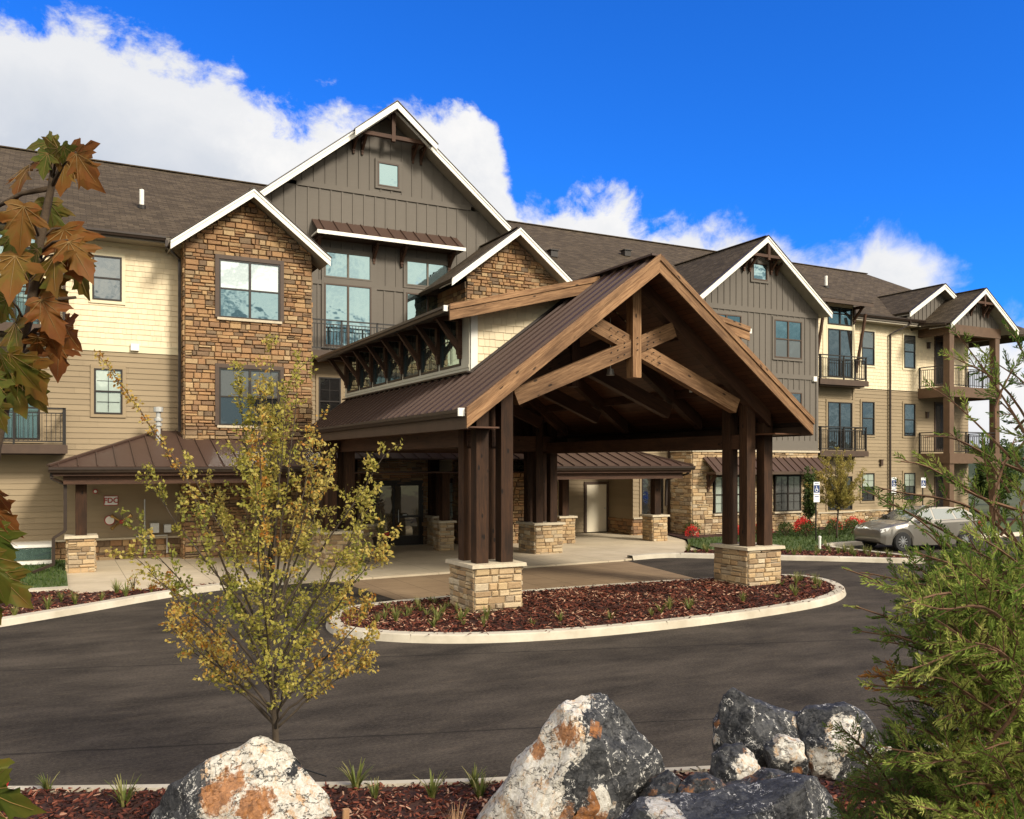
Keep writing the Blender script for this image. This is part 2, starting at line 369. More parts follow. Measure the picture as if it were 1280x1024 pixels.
M_jun=MAT('juniper_spray',leafm([(0,(.06,.105,.022)),(.7,(.17,.23,.05)),(.93,(.13,.15,.05)),(.95,(.30,.12,.035)),(1,(.40,.18,.05))],.3,.8,.08))
M_red=MAT('azalea_red',leafm([(0,(.62,.025,.03)),(1,(.75,.07,.05))],.2)); M_tulip=MAT('tulip_red',plain((.6,.01,.015),.4,.1,9))
def maplem(g):
    t=tintn(g); o=obj(g); n=g.noise(o,14,4,.6)
    f=g.math('ADD',t,g.math('MULTIPLY_ADD',n,.7,-.35))
    c=g.ramp(f,[(0,(.07,.11,.013)),(.3,(.14,.14,.018)),(.5,(.23,.12,.020)),(.75,(.26,.085,.016)),(1,(.17,.045,.012))])
    nn=g.noise(o,60,4,.6); c=g.mix(g.math('MULTIPLY',nn,.35),c,(.05,.04,.012))
    d=PB(g,c,.6,g.bump(nn,.2,.003),.25); tl=g.n('BsdfTranslucent',Color=c)
    return g.n('MixShader',Fac=.45,i1=d,i2=tl)
M_maple=MAT('maple_leaf',maplem)
M_vein=MAT('leaf_vein',plain((.22,.13,.035),.5,.1,20))
M_bark=MAT('grey_bark',plain((.075,.055,.036),.9,.25,18,bs=.8)); M_bark2=MAT('brown_twig',plain((.075,.048,.026),.85,.2,18,bs=.5)); M_cbark=MAT('cedar_bark',plain((.16,.085,.045),.9,.2,20,bs=.6))
def rock(g):
    o=obj(g); t=g.n('Attribute',_o=2,p_attribute_name='tint'); pa=g.n('Attribute',_o=2,p_attribute_name='pale')
    wv=g.n('VectorMath',p_operation='MULTIPLY_ADD',i0=g.noise(o,2.4,6,.65,out=1),i1=(.42,.42,.42),i2=o)
    st=g.mapv(wv,(2.2,1.5,.8))
    b=g.noise(st,4.5,9,.72); d=g.noise(o,30,7,.75); e=g.noise(o,150,4,.75)
    c=g.mix(g.n('MapRange',Value=b,From_Min=.38,From_Max=.66),(.012,.013,.015),(.075,.075,.076))
    c=g.mix(g.math('MULTIPLY',g.n('MapRange',Value=d,From_Min=.5,From_Max=.72),.6),c,(.20,.195,.185))
    fld=g.math('ADD',g.math('ADD',pa,g.math('MULTIPLY_ADD',b,1.5,-.75)),g.math('MULTIPLY_ADD',d,.35,-.175))
    big=g.n('MapRange',Value=fld,From_Min=.49,From_Max=.53)
    pale=g.mix(g.n('MapRange',Value=d,From_Min=.35,From_Max=.65),(.74,.71,.64),(.40,.355,.28))
    pale=g.mix(g.math('MULTIPLY',g.n('MapRange',Value=g.noise(st,7,7,.7),From_Min=.52,From_Max=.62),.75),pale,(.50,.27,.10))
    pale=g.mix(g.math('MULTIPLY',g.n('MapRange',Value=e,From_Min=.55,From_Max=.72),.3),pale,(.16,.14,.12))
    c=g.mix(big,c,pale)
    def crack(vec,sc,w0,w1,det=4): 
        return g.n('MapRange',Value=g.math('ABSOLUTE',g.math('SUBTRACT',g.noise(vec,sc,det,.6),.5)),From_Min=w0,From_Max=w1,To_Min=1.0,To_Max=0.0)
    vein=g.math('MULTIPLY',crack(g.mapv(wv,(2.2,1,.7)),2.6,.003,.009),g.n('MapRange',Value=d,From_Min=.44,From_Max=.54))
    c=g.mix(vein,c,(.80,.77,.70))
    ck=crack(g.mapv(o,(1.3,1.3,2.4),(4,2,7)),4.2,.004,.014,6); c=g.mix(g.math('MULTIPLY',ck,.85),c,(.008,.008,.008))
    rf=g.math('ADD',t,g.math('ADD',g.math('MULTIPLY_ADD',b,1.3,-.65),g.math('MULTIPLY_ADD',d,.4,-.2)))
    og=g.n('MapRange',Value=rf,From_Min=.48,From_Max=.62,To_Max=.92)
    c=g.mix(og,c,g.mix(g.n('MapRange',Value=d,From_Min=.3,From_Max=.7),(.50,.20,.05),(.10,.036,.014)))
    h=g.math('SUBTRACT',g.math('ADD',g.math('ADD',b,g.math('MULTIPLY',d,g.math('MULTIPLY_ADD',big,-.28,.5))),g.math('MULTIPLY',e,.08)),g.math('MULTIPLY',ck,.5))
    return PB(g,c,.6,g.bump(h,.7,.04),.4)
M_rock=MAT('veined_slate_boulder',rock)
M_car=MAT('silver_paint',lambda g:PB(g,(.20,.185,.16),.3,None,.5,.4,Coat_Weight=.6,Coat_Roughness=.05)); M_tyre=MAT('tyre',plain((.018,.018,.018),.8,.1,9)); M_rim=MAT('alloy',plain((.55,.55,.55),.3,.05,9,metal=.8))
M_redl=MAT('red_lens',plain((.45,.02,.015),.25,.05,9)); M_blue=MAT('sign_blue',plain((.02,.045,.15),.5,.05,9)); M_signw=MAT('sign_white',plain((.85,.85,.83),.4,.03,9))
M_signr=MAT('sign_red',plain((.42,.05,.04),.5,.05,9)); M_brass=MAT('brass',plain((.50,.33,.12),.3,.1,12,metal=.8)); M_galv=MAT('galvanised',plain((.60,.60,.57),.4,.1,9,metal=.5)); M_strap=MAT('black_strap',plain((.012,.011,.01),.7,.1,9)); M_stake=MAT('pale_stake',wood((.50,.30,.16),(.42,.24,.12),(.3,.16,.08),False))
M_urn=MAT('dark_urn',plain((.03,.018,.014),.5,.2,8)); M_hill=MAT('far_trees',plain((.05,.07,.035),.95,.3,.08,bs=.2)); M_lamp=MAT('lamp_lens',plain((.8,.8,.75),.3,.02,9))
M_door=MAT('pale_door',plain((.74,.66,.50),.5,.04,2))
# ------------------------------------------------------------------ cladding generators
def stone_wall(mb,T,a0,a1,z0,z1,holes=(),top=None,hmin=.11,hmax=.19,wmin=.16,wmax=.5,dep=.05,mo=0,ms=1,seed=1):
    r=random.Random(seed)
    def tp(a): return top(a) if top else z1
    def hit(x0,x1,y0,y1): return [h for h in holes if x1>h[0]+.005 and x0<h[1]-.005 and y1>h[2]+.005 and y0<h[3]-.005]
    # mortar backing, cut round the holes
    xs=sorted(set([a0,a1]+[q for h in holes for q in h[:2] if a0<q<a1]+([a0+(a1-a0)*k/16 for k in range(17)] if top else [])))
    zs=sorted(set([z0,z1]+[q for h in holes for q in h[2:] if z0<q<z1]))
    for x0,x1 in zip(xs,xs[1:]):
        for y0,y1 in zip(zs,zs[1:]):
            if hit(x0,x1,y0,y1): continue
            ya,yb=min(y1,tp(x0+1e-4)),min(y1,tp(x1-1e-4))
            if ya<=y0 and yb<=y0: continue
            mb.poly([T(x0,0,y0),T(x1,0,y0),T(x1,0,max(yb,y0)),T(x0,0,max(ya,y0))],mo,.5)
    def stone(x0,x1,y0,y1):
        for h in hit(x0,x1,y0,y1):
            if h[0]<=x0+.06 and h[1]>=x1-.06: 
                if h[2]<=y0+.04 and h[3]>=y1-.04: return
                if y0<h[2]: y1=min(y1,h[2])
                else: y0=max(y0,h[3])
            elif x0<h[0]: x1=h[0]
            else: x0=h[1]
        if x1-x0<.04 or y1-y0<.03: return
        if tp((x0+x1)/2)<y0+.03: return
        g=.008;d=dep*r.uniform(.35,1);ch=r.uniform(.010,.022);t=r.random()
        j=lambda:r.uniform(-.007,.007)
        o=[(x0+g+j(),y0+g+j()),(x1-g+j(),y0+g+j()),(x1-g+j(),y1-g+j()),(x0+g+j(),y1-g+j())]
        cx,cy=(x0+x1)/2,(y0+y1)/2
        f=lambda x,k:x+(k if x<cx else -k)
        fy=lambda y,k:y+(k if y<cy else -k)
        o=[(x,min(y,tp(x)-.0)) for x,y in o]
        i=[(f(x,ch),min(fy(y,ch),tp(x)-.01)) for x,y in o]
        O=[T(x,.001,y) for x,y in o]; I=[T(x,d+r.uniform(-.008,.008),y) for x,y in i]
        mid=[T(x,d*.6,y) for x,y in o]
        for k in range(4):
            q=(k+1)%4
            mb.poly([O[k],O[q],mid[q],mid[k]],ms,t); mb.poly([mid[k],mid[q],I[q],I[k]],ms,t)
        mb.poly(I,ms,t)
    z=z0
    while z<z1-.02:
        h=r.uniform(hmin,hmax)
        if z1-z-h<hmin*.7: h=z1-z
        h=min(h,z1-z); x=a0
        while x<a1-.02:
            wd=r.uniform(wmin,wmax)
            if a1-x-wd<wmin*.8: wd=a1-x
            if r.random()<.16 and h>.12:
                q=h*r.uniform(.4,.6); 
                stone(x,x+wd,z,z+q);stone(x,x+wd,z+q,z+h)
            else: stone(x,x+wd,z,z+h)
            x+=wd
        z+=h
def shakes(mb,T,a0,a1,z0,z1,top=None,row=.165,seed=3,bot=None):
    r=random.Random(seed);z=z0
    if not bot: mb.poly([T(a0,0,z0),T(a1,0,z0),T(a1,0,min(z1,top(a1) if top else z1)),T(a0,0,min(z1,top(a0) if top else z1))],0,.2)
    while z<z1-.01:
        x=a0-r.uniform(0,.1)
        while x<a1:
            wd=r.uniform(.11,.24);x0=max(x,a0);x1=min(x+wd-.006,a1);x+=wd
            if x1-x0<.02: continue
            if bot and bot((x0+x1)/2)>z+row*.9: continue
            zt=min(z+row+.01,z1)
            if top and top((x0+x1)/2)<zt-.02: 
                zt=top((x0+x1)/2)
                if zt<z+.03: continue
            jz=r.uniform(-.006,.006) if z>z0+.01 else 0;t=r.random();ob=.021
            b=[T(x0,ob,z+jz),T(x1,ob,z+jz),T(x1,.004,zt),T(x0,.004,zt)]
            mb.poly(b,0,t); mb.poly([T(x0,.001,z+jz),T(x1,.001,z+jz),b[1],b[0]],0,t)
            mb.poly([T(x0,.001,z+jz),b[0],b[3]],0,t); mb.poly([T(x1,.001,z+jz),b[1],b[2]],0,t)
        z+=row
def laps(mb,T,a0,a1,z0,z1,row=.17,seed=5):
    r=random.Random(seed);z=z0
    while z<z1-.01:
        zt=min(z+row,z1);x=a0
        while x<a1-.01:
            L=min(r.uniform(2.4,3.9),a1-x);
            if a1-x-L<.6:L=a1-x
            t=r.random();x0,x1=x,x+L-(.004 if x+L<a1-.01 else 0)
            mb.poly([T(x0,.022,z),T(x1,.022,z),T(x1,.002,zt),T(x0,.002,zt)],0,t);mb.poly([T(x0,0,z),T(x1,0,z),T(x1,.022,z),T(x0,.022,z)],0,t);x+=L
        z=zt
def battens(mb,T,a0,a1,z0,z1,top=None,step=.4,first=None):
    tp=lambda a:min(z1,top(a)) if top else z1
    n=24;xs=[a0+(a1-a0)*k/n for k in range(n+1)]
    for x0,x1 in zip(xs,xs[1:]):
        if tp(x0)<=z0 and tp(x1)<=z0: continue
        mb.poly([T(x0,0,z0),T(x1,0,z0),T(x1,0,max(z0,tp(x1))),T(x0,0,max(z0,tp(x0)))],0,.5)
    x=(first if first is not None else a0+.03)
    while x<a1-.02:
        zt=min(tp(x),tp(min(x+.06,a1)))
        if zt>z0+.05: mb.tbox(T,x,x+.062,.0,.026,z0+.001,zt-.002,0,R.random())
        x+=step
def window(parent,T,a0,a1,z0,z1,cols=2,rows=2,glassm=None,trim=.10,trimm=None,framem=None,grid=None,sill=False,off=.022,split=.5,kind='window',sep=None):
    glassm=glassm or M_glass;framem=framem or M_frame;f=.05
    mb=MB();o0,o1=-.03,off+.045
    mb.tbox(T,a0,a1,o0,o1,z0,z0+f);mb.tbox(T,a0,a1,o0,o1,z1-f,z1);mb.tbox(T,a0,a0+f,o0,o1,z0+f,z1-f);mb.tbox(T,a1-f,a1,o0,o1,z0+f,z1-f)
    xs=[a0+f+(a1-a0-2*f)*k/cols for k in range(cols+1)]
    for x in xs[1:-1]: mb.tbox(T,x-.035,x+.035,o0,o1-.004,z0+f,z1-f)
    zc=[z0+f,z1-f]
    if rows==2:
        zm=z0+(z1-z0)*split;zc=[z0+f,zm,z1-f]
        for k in range(cols):
            l=xs[k]+(.035 if k else 0);rr=xs[k+1]-(.035 if k<cols-1 else 0); mb.tbox(T,l,rr,o0,o1-.008,zm-.025,zm+.025)
    wn=mb.build(kind,framem,parent)
    p=MB()
    for k in range(cols):
        for q in range(len(zc)-1):
            oo=off+(.012 if q else .004); gm=1 if (q==len(zc)-2 and isinstance(glassm,list)) else 0
            e=R.uniform(-.0035,.0035); e2=R.uniform(-.0035,.0035)
            p.poly([T(xs[k],oo-e,zc[q]),T(xs[k+1],oo+e,zc[q]),T(xs[k+1],oo+e+e2,zc[q+1]),T(xs[k],oo-e+e2,zc[q+1])],gm)
    p.build('pane',glassm,wn)
    if grid:
        gmb=MB()
        for k in range(cols):
            for q in range(len(zc)-1):
                for i in range(1,grid[0]): 
                    x=xs[k]+(xs[k+1]-xs[k])*i/grid[0]; gmb.tbox(T,x-.008,x+.008,off+.017,off+.026,zc[q]+.03,zc[q+1]-.03)
                for i in range(1,grid[1]):
                    z=zc[q]+(zc[q+1]-zc[q])*i/grid[1]; gmb.tbox(T,xs[k]+.03,xs[k+1]-.03,off+.016,off+.024,z-.008,z+.008)
        gmb.build('glazing_bar',framem,wn)
    if trimm:
        b=MB();oo=off+.032
        b.tbox(T,a0-trim,a1+trim,0,oo,z1+.002,z1+trim+.02);b.tbox(T,a0-trim,a0-.002,0,oo-.002,z0-.002,z1+.002);b.tbox(T,a1+.002,a1+trim,0,oo-.002,z0-.002,z1+.002)
        b.tbox(T,a0-trim,a1+trim,0,oo+(.03 if sill else 0),z0-(.07 if sill else trim),z0-.002); b.build('trim',trimm,wn)
    elif sill:
        b=MB();b.tbox(T,a0-.06,a1+.06,0,off+.09,z0-.08,z0-.002);b.build('sill',M_cap,wn)
    return wn
def railing(T,segs,z0,h,parent,mat=None,step=.115):
    # segs: list of ((a0,o0),(a1,o1)) in plan
    mb=MB()
    for (x0,y0),(x1,y1) in segs:
        A=Vector(T(x0,y0,0));B=Vector(T(x1,y1,0));L=(B-A).length;d=(B-A)/L
        q=lambda s,z:A+d*s+Vector((0,0,z))
        mb.beam(q(0,z0+h),q(L,z0+h),.055,.045);mb.beam(q(0,z0+h-.14),q(L,z0+h-.14),.03,.03);mb.beam(q(0,z0+.09),q(L,z0+.09),.03,.035)
        n=max(2,int(L/step))
        for k in range(1,n): mb.beam(q(L*k/n,z0+.09),q(L*k/n,z0+h-.14),.017,.017)
        m=max(1,round(L/1.5))
        for k in range(m+1): mb.beam(q(min(max(L*k/m,.03),L-.03),z0),q(min(max(L*k/m,.03),L-.03),z0+h+.02),.055,.055)
    return mb.build('railing',mat or M_black,parent)
def balcony(parent,T,a0,a1,dep,zb,hs=.3,h=1.05,mat=None,left=True):
    b=MB();b.tbox(T,a0,a1,0,dep,zb+.06,zb+hs);b.tbox(T,a0+.1,a1-.1,0,dep-.1,zb,zb+.06);b.tbox(T,a0-.03,a1+.03,dep+.002,dep+.03,zb+.04,zb+hs-.02)
    s=b.build('balcony',mat or M_brown,parent)
    e=.04
    segs=[((a0+e,dep-e),(a1-e,dep-e)),((a1-e,dep-e),(a1-e,.03))]
    if left: segs.append(((a0+e,dep-e),(a0+e,.03)))
    railing(T,segs,zb+hs,h,s)
    return s
def slab(mb,quad,th,m=0):
    q=[Vector(p) for p in quad];n=(q[1]-q[0]).cross(q[3]-q[0]).normalized()
    if n.z<0:n=-n
    b=[p-n*th for p in q]
    mb.hexa([*b,*q],m)
def gable_roof(parent,c,half,zt,sl,vf,vb,th=.13,fh=.24,fm=None,soff=None,name='gable_roof',half2=None,left=True,right=True):
    half2=half2 or half
    zp=zt+sl*half
    mb=MB()
    for sgn,hf in ((-1,half),(1,half2)):
        ze=zp-sl*hf
        slab(mb,[(c+sgn*hf,vf,ze),(c+sgn*hf,vb,ze),(c,vb,zp),(c,vf,zp)],th)
    mb.beam((c,vf,zp+.0),(c,vb,zp+.0),.22,.035)
    rf=mb.build(name,M_shingle,parent)
    s=MB()
    for sgn,hf in ((-1,half),(1,half2)):
        ze=zp-sl*hf-th*1.28
        slab(s,[(c+sgn*(hf-.02),vf+.02,ze+.005*0-.004+sl*.02),(c+sgn*(hf-.02),vf+1.2,ze-.004+sl*.02),(c,vf+1.2,zp-th*1.28-.004),(c,vf+.02,zp-th*1.28-.004)],.02)
    s.build('soffit',soff or M_soffit,rf)
    f=MB()
    for sgn,hf,on in ((-1,half,left),(1,half2,right)):
        f.rake(c+sgn*hf,zp-sl*hf-.03,c,zp-.03,fh,vf-.045,vf-.002)
        f.rake(c+sgn*hf,zp-sl*hf-.02,c,zp-.02,.075,vf-.07,vf-.047)
    f.build('fascia',fm or M_white,rf)
    d=MB()
    for sgn,hf in ((-1,half),(1,half2)): d.rake(c+sgn*(hf+.03),zp-sl*hf+.012,c,zp+.035,.028,vf-.085,vf-.003)
    d.build('drip_edge',M_dark,rf)
    return rf
def gutter(parent,p0,p1,name='gutter',m=None,sz=.13):
    p0=Vector(p0);p1=Vector(p1);d=(p1-p0).normalized();n=Vector((d.y,-d.x,0))
    if n.y>0 or (abs(n.y)<.01 and n.x>0): n=-n
    prof=[(0,0),(0,-sz),(sz*.65,-sz),(sz*.8,-sz*.55),(sz,-sz*.45),(sz,0),(sz-.012,0),(sz-.012,-.02),(.012,-.02),(.012,0)]
    mb=MB();mb.prism([p0+n*a+Vector((0,0,b)) for a,b in prof],p1-p0);return mb.build(name,m or M_dark,parent)
def downspout(parent,pts,m=None,rr=.05):
    mb=MB()
    P=[Vector(p) for p in pts]
    for a,b in zip(P,P[1:]): mb.beam(a,b,.085,.065)
    return mb.build('downspout',m or M_dark,parent)
def metal_roof(mb,e0,e1,r1,r0,step=.42,rib=.04):
    # standing seam plane e0->e1 along eave, r0->r1 along ridge
    e0,e1,r0,r1=[Vector(x) for x in (e0,e1,r0,r1)]
    slab(mb,[e0,e1,r1,r0],.05)
    d=(e1-e0);L=d.length;d/=L
    nn=(e1-e0).cross(r0-e0).normalized()
    if nn.z<0: nn=-nn
    up=nn.cross(d);up=up if up.z>0 else -up
    hr=(r0-e0).dot(up);a0=(r0-e0).dot(d);a1=(r1-e0).dot(d)
    k=step*.5
    while k<L:
        # length of the seam before it leaves the plane
        t=1.0
        if k<a0: t=k/a0
        if k>a1 and L>a1: t=min(t,(L-k)/(L-a1))
        if t>.03:
            p=e0+d*k;q=p+up*hr*t
            mb.beam(p+nn*rib*.5,q+nn*rib*.5,.022,rib,0,up=nn)
        k+=step
def bracket(mb,x,v,z,dep,hgt,T=None,w=.1):
    # timber knee brace: wall leg, top arm, diagonal; out of the wall by dep
    T=T or S(v)
    mb.tbox(T,x-w/2,x+w/2,.0,w,z-hgt,z,0,.5)
    mb.tbox(T,x-w/2,x+w/2,w,dep,z-w,z,0,.5)
    mb.beam(T(x,w*.6,z-hgt+w*.8),T(x,dep-w*.5,z-w*.6),w*.8,w*.8)
    mb.beam(T(x,w*.5,z-hgt-.10),T(x,w*.5,z-hgt-.002),w*.7,w*.7)
# ------------------------------------------------------------------ apartment building
B=thing('apartment_building',(11,32,0),'three storey lodge style apartment building with stone bays, tan siding and brown shingle roof','building')
VL=29.4; VG=31.1; VB=28.5; VR=27.9; VW=29.3
def part(mb,name,m,p=None,**k): return mb.build(name,m,p or B,**k)
SL=.545; EV=28.7; EZ=10.02; RV=37.5; RZ=EZ+SL*(RV-EV)
# core volume so that no gap shows daylight
mb=MB()
mb.box(-14,VL+.05,0,5.4,44,9.9);mb.box(5.4,VG+.05,0,16.7,44,11.2);mb.box(16.7,31.3,0,21.1,44,3.6);mb.box(16.7,VL+.05,3.6,21.1,44,9.9);mb.box(21.15,VL+.3,0,42.4,44,9.9);part(mb,'wall',M_lap)
# --- left wing
TL=S(VL)
mb=MB();laps(mb,TL,-9,3.6,.72,6.46);part(mb,'lap_siding',M_lap)
mb=MB();shakes(mb,TL,-9,3.6,6.70,9.72,seed=4);part(mb,'shake_siding',M_shake)
mb=MB();mb.tbox(TL,-9,3.6,0,.035,6.46,6.70);mb.tbox(TL,-9,3.6,0,.05,6.66,6.70);mb.tbox(TL,-9,3.6,0,.034,9.72,9.9);part(mb,'band_board',M_cream)
mb=MB();stone_wall(mb,TL,-9,3.6,0,.66,seed=11,dep=.06);part(mb,'stone_base',[M_mortar_d,M_stone])
mb=MB();mb.tbox(TL,-9,3.6,0,.10,.66,.72);part(mb,'ledge',M_cap)
window(B,TL,.98,1.80,8.02,9.38,1,2,M_glassd,trimm=M_cream,grid=None)
window(B,TL,1.03,1.82,4.53,5.92,1,2,M_glassb,trimm=M_tan,grid=(2,2))
window(B,TL,-1.75,-.42,7.1,9.42,2,1,M_glasst,trimm=M_cream);window(B,TL,-1.75,-.42,3.72,5.84,2,1,M_glasst,trimm=M_tan)
window(B,TL,-1.75,-.42,9.46,9.86,2,1,M_glass,trimm=None)
window(B,TL,-5.5,-4.0,8.0,9.4,2,2,M_glass,trimm=M_cream);window(B,TL,-5.5,-4.0,4.5,5.9,2,2,M_glass,trimm=M_tan)
balcony(B,TL,-2.4,.27,1.0,6.72,.30,1.05);balcony(B,TL,-2.4,.27,1.0,3.26,.30,1.05)
mb=MB();mb.beam((.21,VL-.95,7.0),(.21,VL-.95,8.0),.07,.07);mb.tbox(TL,.18,.26,.0,.14,7.02,9.9);part(mb,'corner_post',M_brown)
mb=MB();mb.tbox(TL,2.05,2.29,.0,.13,6.52,6.73);part(mb,'vent_hood',M_white)
mb=MB();slab(mb,[(-14,EV,EZ),(5.5,EV,EZ),(5.5,RV,RZ),(-14,RV,RZ)],.14);slab(mb,[(5.5,31.2,EZ+SL*(31.2-EV)),(15.1,31.2,EZ+SL*(31.2-EV)),(15.1,RV,RZ),(5.5,RV,RZ)],.14)
slab(mb,[(-14,2*RV-EV,EZ),(44.6,2*RV-EV,EZ),(44.6,RV,RZ),(-14,RV,RZ)],.14);mb.beam((-14,RV,RZ+.0),(44.6,RV,RZ+.0),.3,.04)
HK=2.0;hx=44.6+8.8/HK
slab(mb,[(15.1,EV,EZ),(hx,EV,EZ),(44.6,RV,RZ),(15.1,RV,RZ)],.14)
mb.poly([(hx,EV,EZ),(hx,2*RV-EV,EZ),(44.6,RV,RZ)]);roof=part(mb,'roof',M_shingle)
mb=MB();mb.box(-14,EV+.03,EZ-.20,5.6,VL,EZ-.15);mb.box(31,EV+.03,EZ-.20,43,VW+.3,EZ-.15);mb.build('soffit',M_soffit,roof)
for x,v in ((2.55,31.6),(36.2,33.0)):
    z=EZ+SL*(v-EV); q=MB();q.tube([(x,v,z-.05),(x,v,z+.62)],.075,10);q.build('vent_pipe',M_white,roof);q=MB();q.tube([(x,v,z-.05),(x,v,z+.09)],.13,10);q.build('pipe_boot',M_frame,roof)
for x,v in ((18.9,32.2),(24.0,34.0),):
    z=EZ+SL*(v-EV);q=MB();q.beam((x,v,z-.05),(x,v,z+.22),.34,.34);q.beam((x,v,z+.22),(x,v,z+.26),.44,.44);q.build('roof_vent',M_frame,roof)
gutter(B,(-14,EV,EZ-.01),(3.0,EV,EZ-.01))
mb=MB();mb.box(-14,EV+.005,EZ-.20,3.2,EV+.035,EZ-.02);part(mb,'eave_board',M_grey)
downspout(B,[(3.02,EV-.06,EZ-.12),(3.02,EV-.06,EZ-.32),(3.42,VL-.55,EZ-.62),(3.42,VL-.55,EZ-.70)])
downspout(B,[(3.42,VL-.55,EZ-.66),(3.42,VL-.55,4.0)])
# --- left stone bay
cB,hB,zB,slB=5.5,2.45,9.74,.78
tB=lambda a:zB+slB*hB-slB*abs(a-cB)-.2
wl=[(4.50,6.48,7.58,9.50),(4.50,6.48,4.18,6.07)]
mb=MB();stone_wall(mb,S(VB),3.53,7.48,0,12.2,wl,tB,hmin=.085,hmax=.19,wmin=.12,wmax=.42,seed=21,dep=.09);stone_wall(mb,Wt(3.53),VB,VL,0,9.9,seed=22,dep=.06);stone_wall(mb,Et(7.48),VB,VG,0,9.7,seed=23,dep=.06)
part(mb,'stone_bay',[M_mortar_d,M_stone])
for z0,z1,gm in ((7.62,9.46,[M_glass,M_glassc]),(4.22,6.03,[M_glassd,M_glassg])): window(B,S(VB),4.54,6.44,z0,z1,2,2,gm,trim=.0,framem=M_frame,grid=None,sill=True,off=.03)
for z0,z1 in ((7.62,9.46),(4.22,6.03)):
    mb=MB();T=S(VB);mb.tbox(T,4.42,6.56,-.02,.10,z1+.002,z1+.13);mb.tbox(T,4.42,4.538,-.02,.098,z0,z1+.001);mb.tbox(T,6.442,6.56,-.02,.098,z0,z1+.001);part(mb,'window_surround',M_brown)
gable_roof(B,cB,hB,zB,slB,27.9,33.0)
# --- right stone bay
cB2=15.0;tB2=lambda a:zB+slB*hB-slB*abs(a-cB2)-.2
mb=MB();stone_wall(mb,S(VB),13.12,16.95,0,12.2,[],tB2,hmin=.085,hmax=.19,wmin=.12,wmax=.42,seed=24,dep=.09);stone_wall(mb,Wt(13.12),VB,VG,0,9.6,seed=25,dep=.06);part(mb,'stone_bay',[M_mortar_d,M_stone])
gable_roof(B,cB2,2.72,9.52,slB,27.9,33.0,half2=2.45)
# --- big central gable
cG=11.06;zpG=16.28;slG=.805;TG=S(VG)
tG=lambda a:zpG-slG*abs(a-cG)-.22
mb=MB();battens(mb,TG,5.4,16.8,6.98,9.62,None,.42);battens(mb,TG,5.4,16.8,9.62,13.02,tG,.42,5.5);battens(mb,TG,5.4,16.8,13.16,16.2,tG,.42,5.72);part(mb,'batten_siding',M_batten)
mb=MB();mb.tbox(TG,7.62,14.5,0,.05,13.0,13.18);mb.tbox(TG,7.4,13.2,0,.046,9.52,9.68);mb.tbox(TG,10.5,10.62,0,.05,7,10.9);mb.tbox(TG,7.5,13.4,0,.05,6.85,7.0);part(mb,'band_board',M_batten)
mb=MB();laps(mb,TG,7.4,13.2,3.6,6.86);part(mb,'lap_siding',M_lap)
window(B,TG,8.42,9.24,4.4,6.15,1,2,M_glassd,trimm=M_tan,grid=(2,2))
window(B,TG,10.66,11.5,13.42,14.32,1,1,M_glass,trimm=M_batten,framem=M_brown,off=.03)
for a0,a1 in ((8.63,10.40),(11.78,13.54)):
    window(B,TG,a0,a1,9.80,10.76,2,1,M_glass,trimm=M_batten,framem=M_batten,off=.03)
window(B,TG,8.63,10.40,7.3,9.58,2,1,M_glass,trimm=M_batten,framem=M_brown,off=.03,kind='sliding_door')
window(B,TG,11.78,13.54,7.3,9.52,2,1,M_glass,trimm=M_batten,framem=M_brown,off=.03,kind='sliding_door')
balcony(B,TG,7.66,13.05,.9,6.72,.3,1.08,M_brown)
gable_roof(B,cG,5.25,zpG-slG*5.25,slG,30.4,40,half2=4.85)
# projecting peak with truss
mb=MB();
for sg in (-1,1): slab(mb,[(cG+sg*1.55,30.1,zpG-slG*1.55+.012),(cG+sg*1.55,30.45,zpG-slG*1.55+.012),(cG,30.45,zpG+.012),(cG,30.1,zpG+.012)],.13)
pk=part(mb,'peak_roof',M_shingle)
f=MB()
for sg in (-1,1): f.rake(cG+sg*1.58,zpG-slG*1.58-.02,cG,zpG-.02,.24,30.05,30.098)
f.build('fascia',M_white,pk)
f=MB()
for sg in (-1,1): f.rake(cG+sg*1.62,zpG-slG*1.62+.02,cG,zpG+.04,.03,30.02,30.099)
f.build('drip_edge',M_dark,pk)
def peak_truss(c,zp,sl,v,hw,drop,wd=.14,dep=.62):
    m=MB();zb=zp-sl*hw-.18
    m.beam((c-hw,v,zb),(c+hw,v,zb),wd,wd);m.beam((c,v-.01,zb-.16),(c,v-.01,zp-.3),wd,wd)
    for s in (-1,1):
        for k in (0,.30):
            bracket(m,c+s*(hw+.08-k*1.1),v+dep,zb+.02+k*0,dep,.55,S(v+dep),.10)
    return part(m,'gable_truss',M_beam)
peak_truss(cG,zpG,slG,30.5,1.25,.5)
# window awning on the gable
mb=MB();metal_roof(mb,(8.18,30.3,11.30),(13.9,30.3,11.30),(13.9,31.1,11.86),(8.18,31.1,11.86),.52);aw=part(mb,'window_awning',M_metal)
mb=MB();mb.box(8.16,30.27,11.16,13.92,30.30,11.29);mb.box(8.16,30.3,11.2,8.19,31.1,11.26);mb.build('fascia',M_white,aw)
mb=MB();mb.box(8.2,30.31,11.17,13.88,31.08,11.2);mb.build('soffit',M_brown,aw)
for x in (8.35,10.5,11.6,13.55):
    mb=MB();bracket(mb,x,31.1,11.18,.62,.62,None,.11);mb.build('bracket',M_beam,aw)
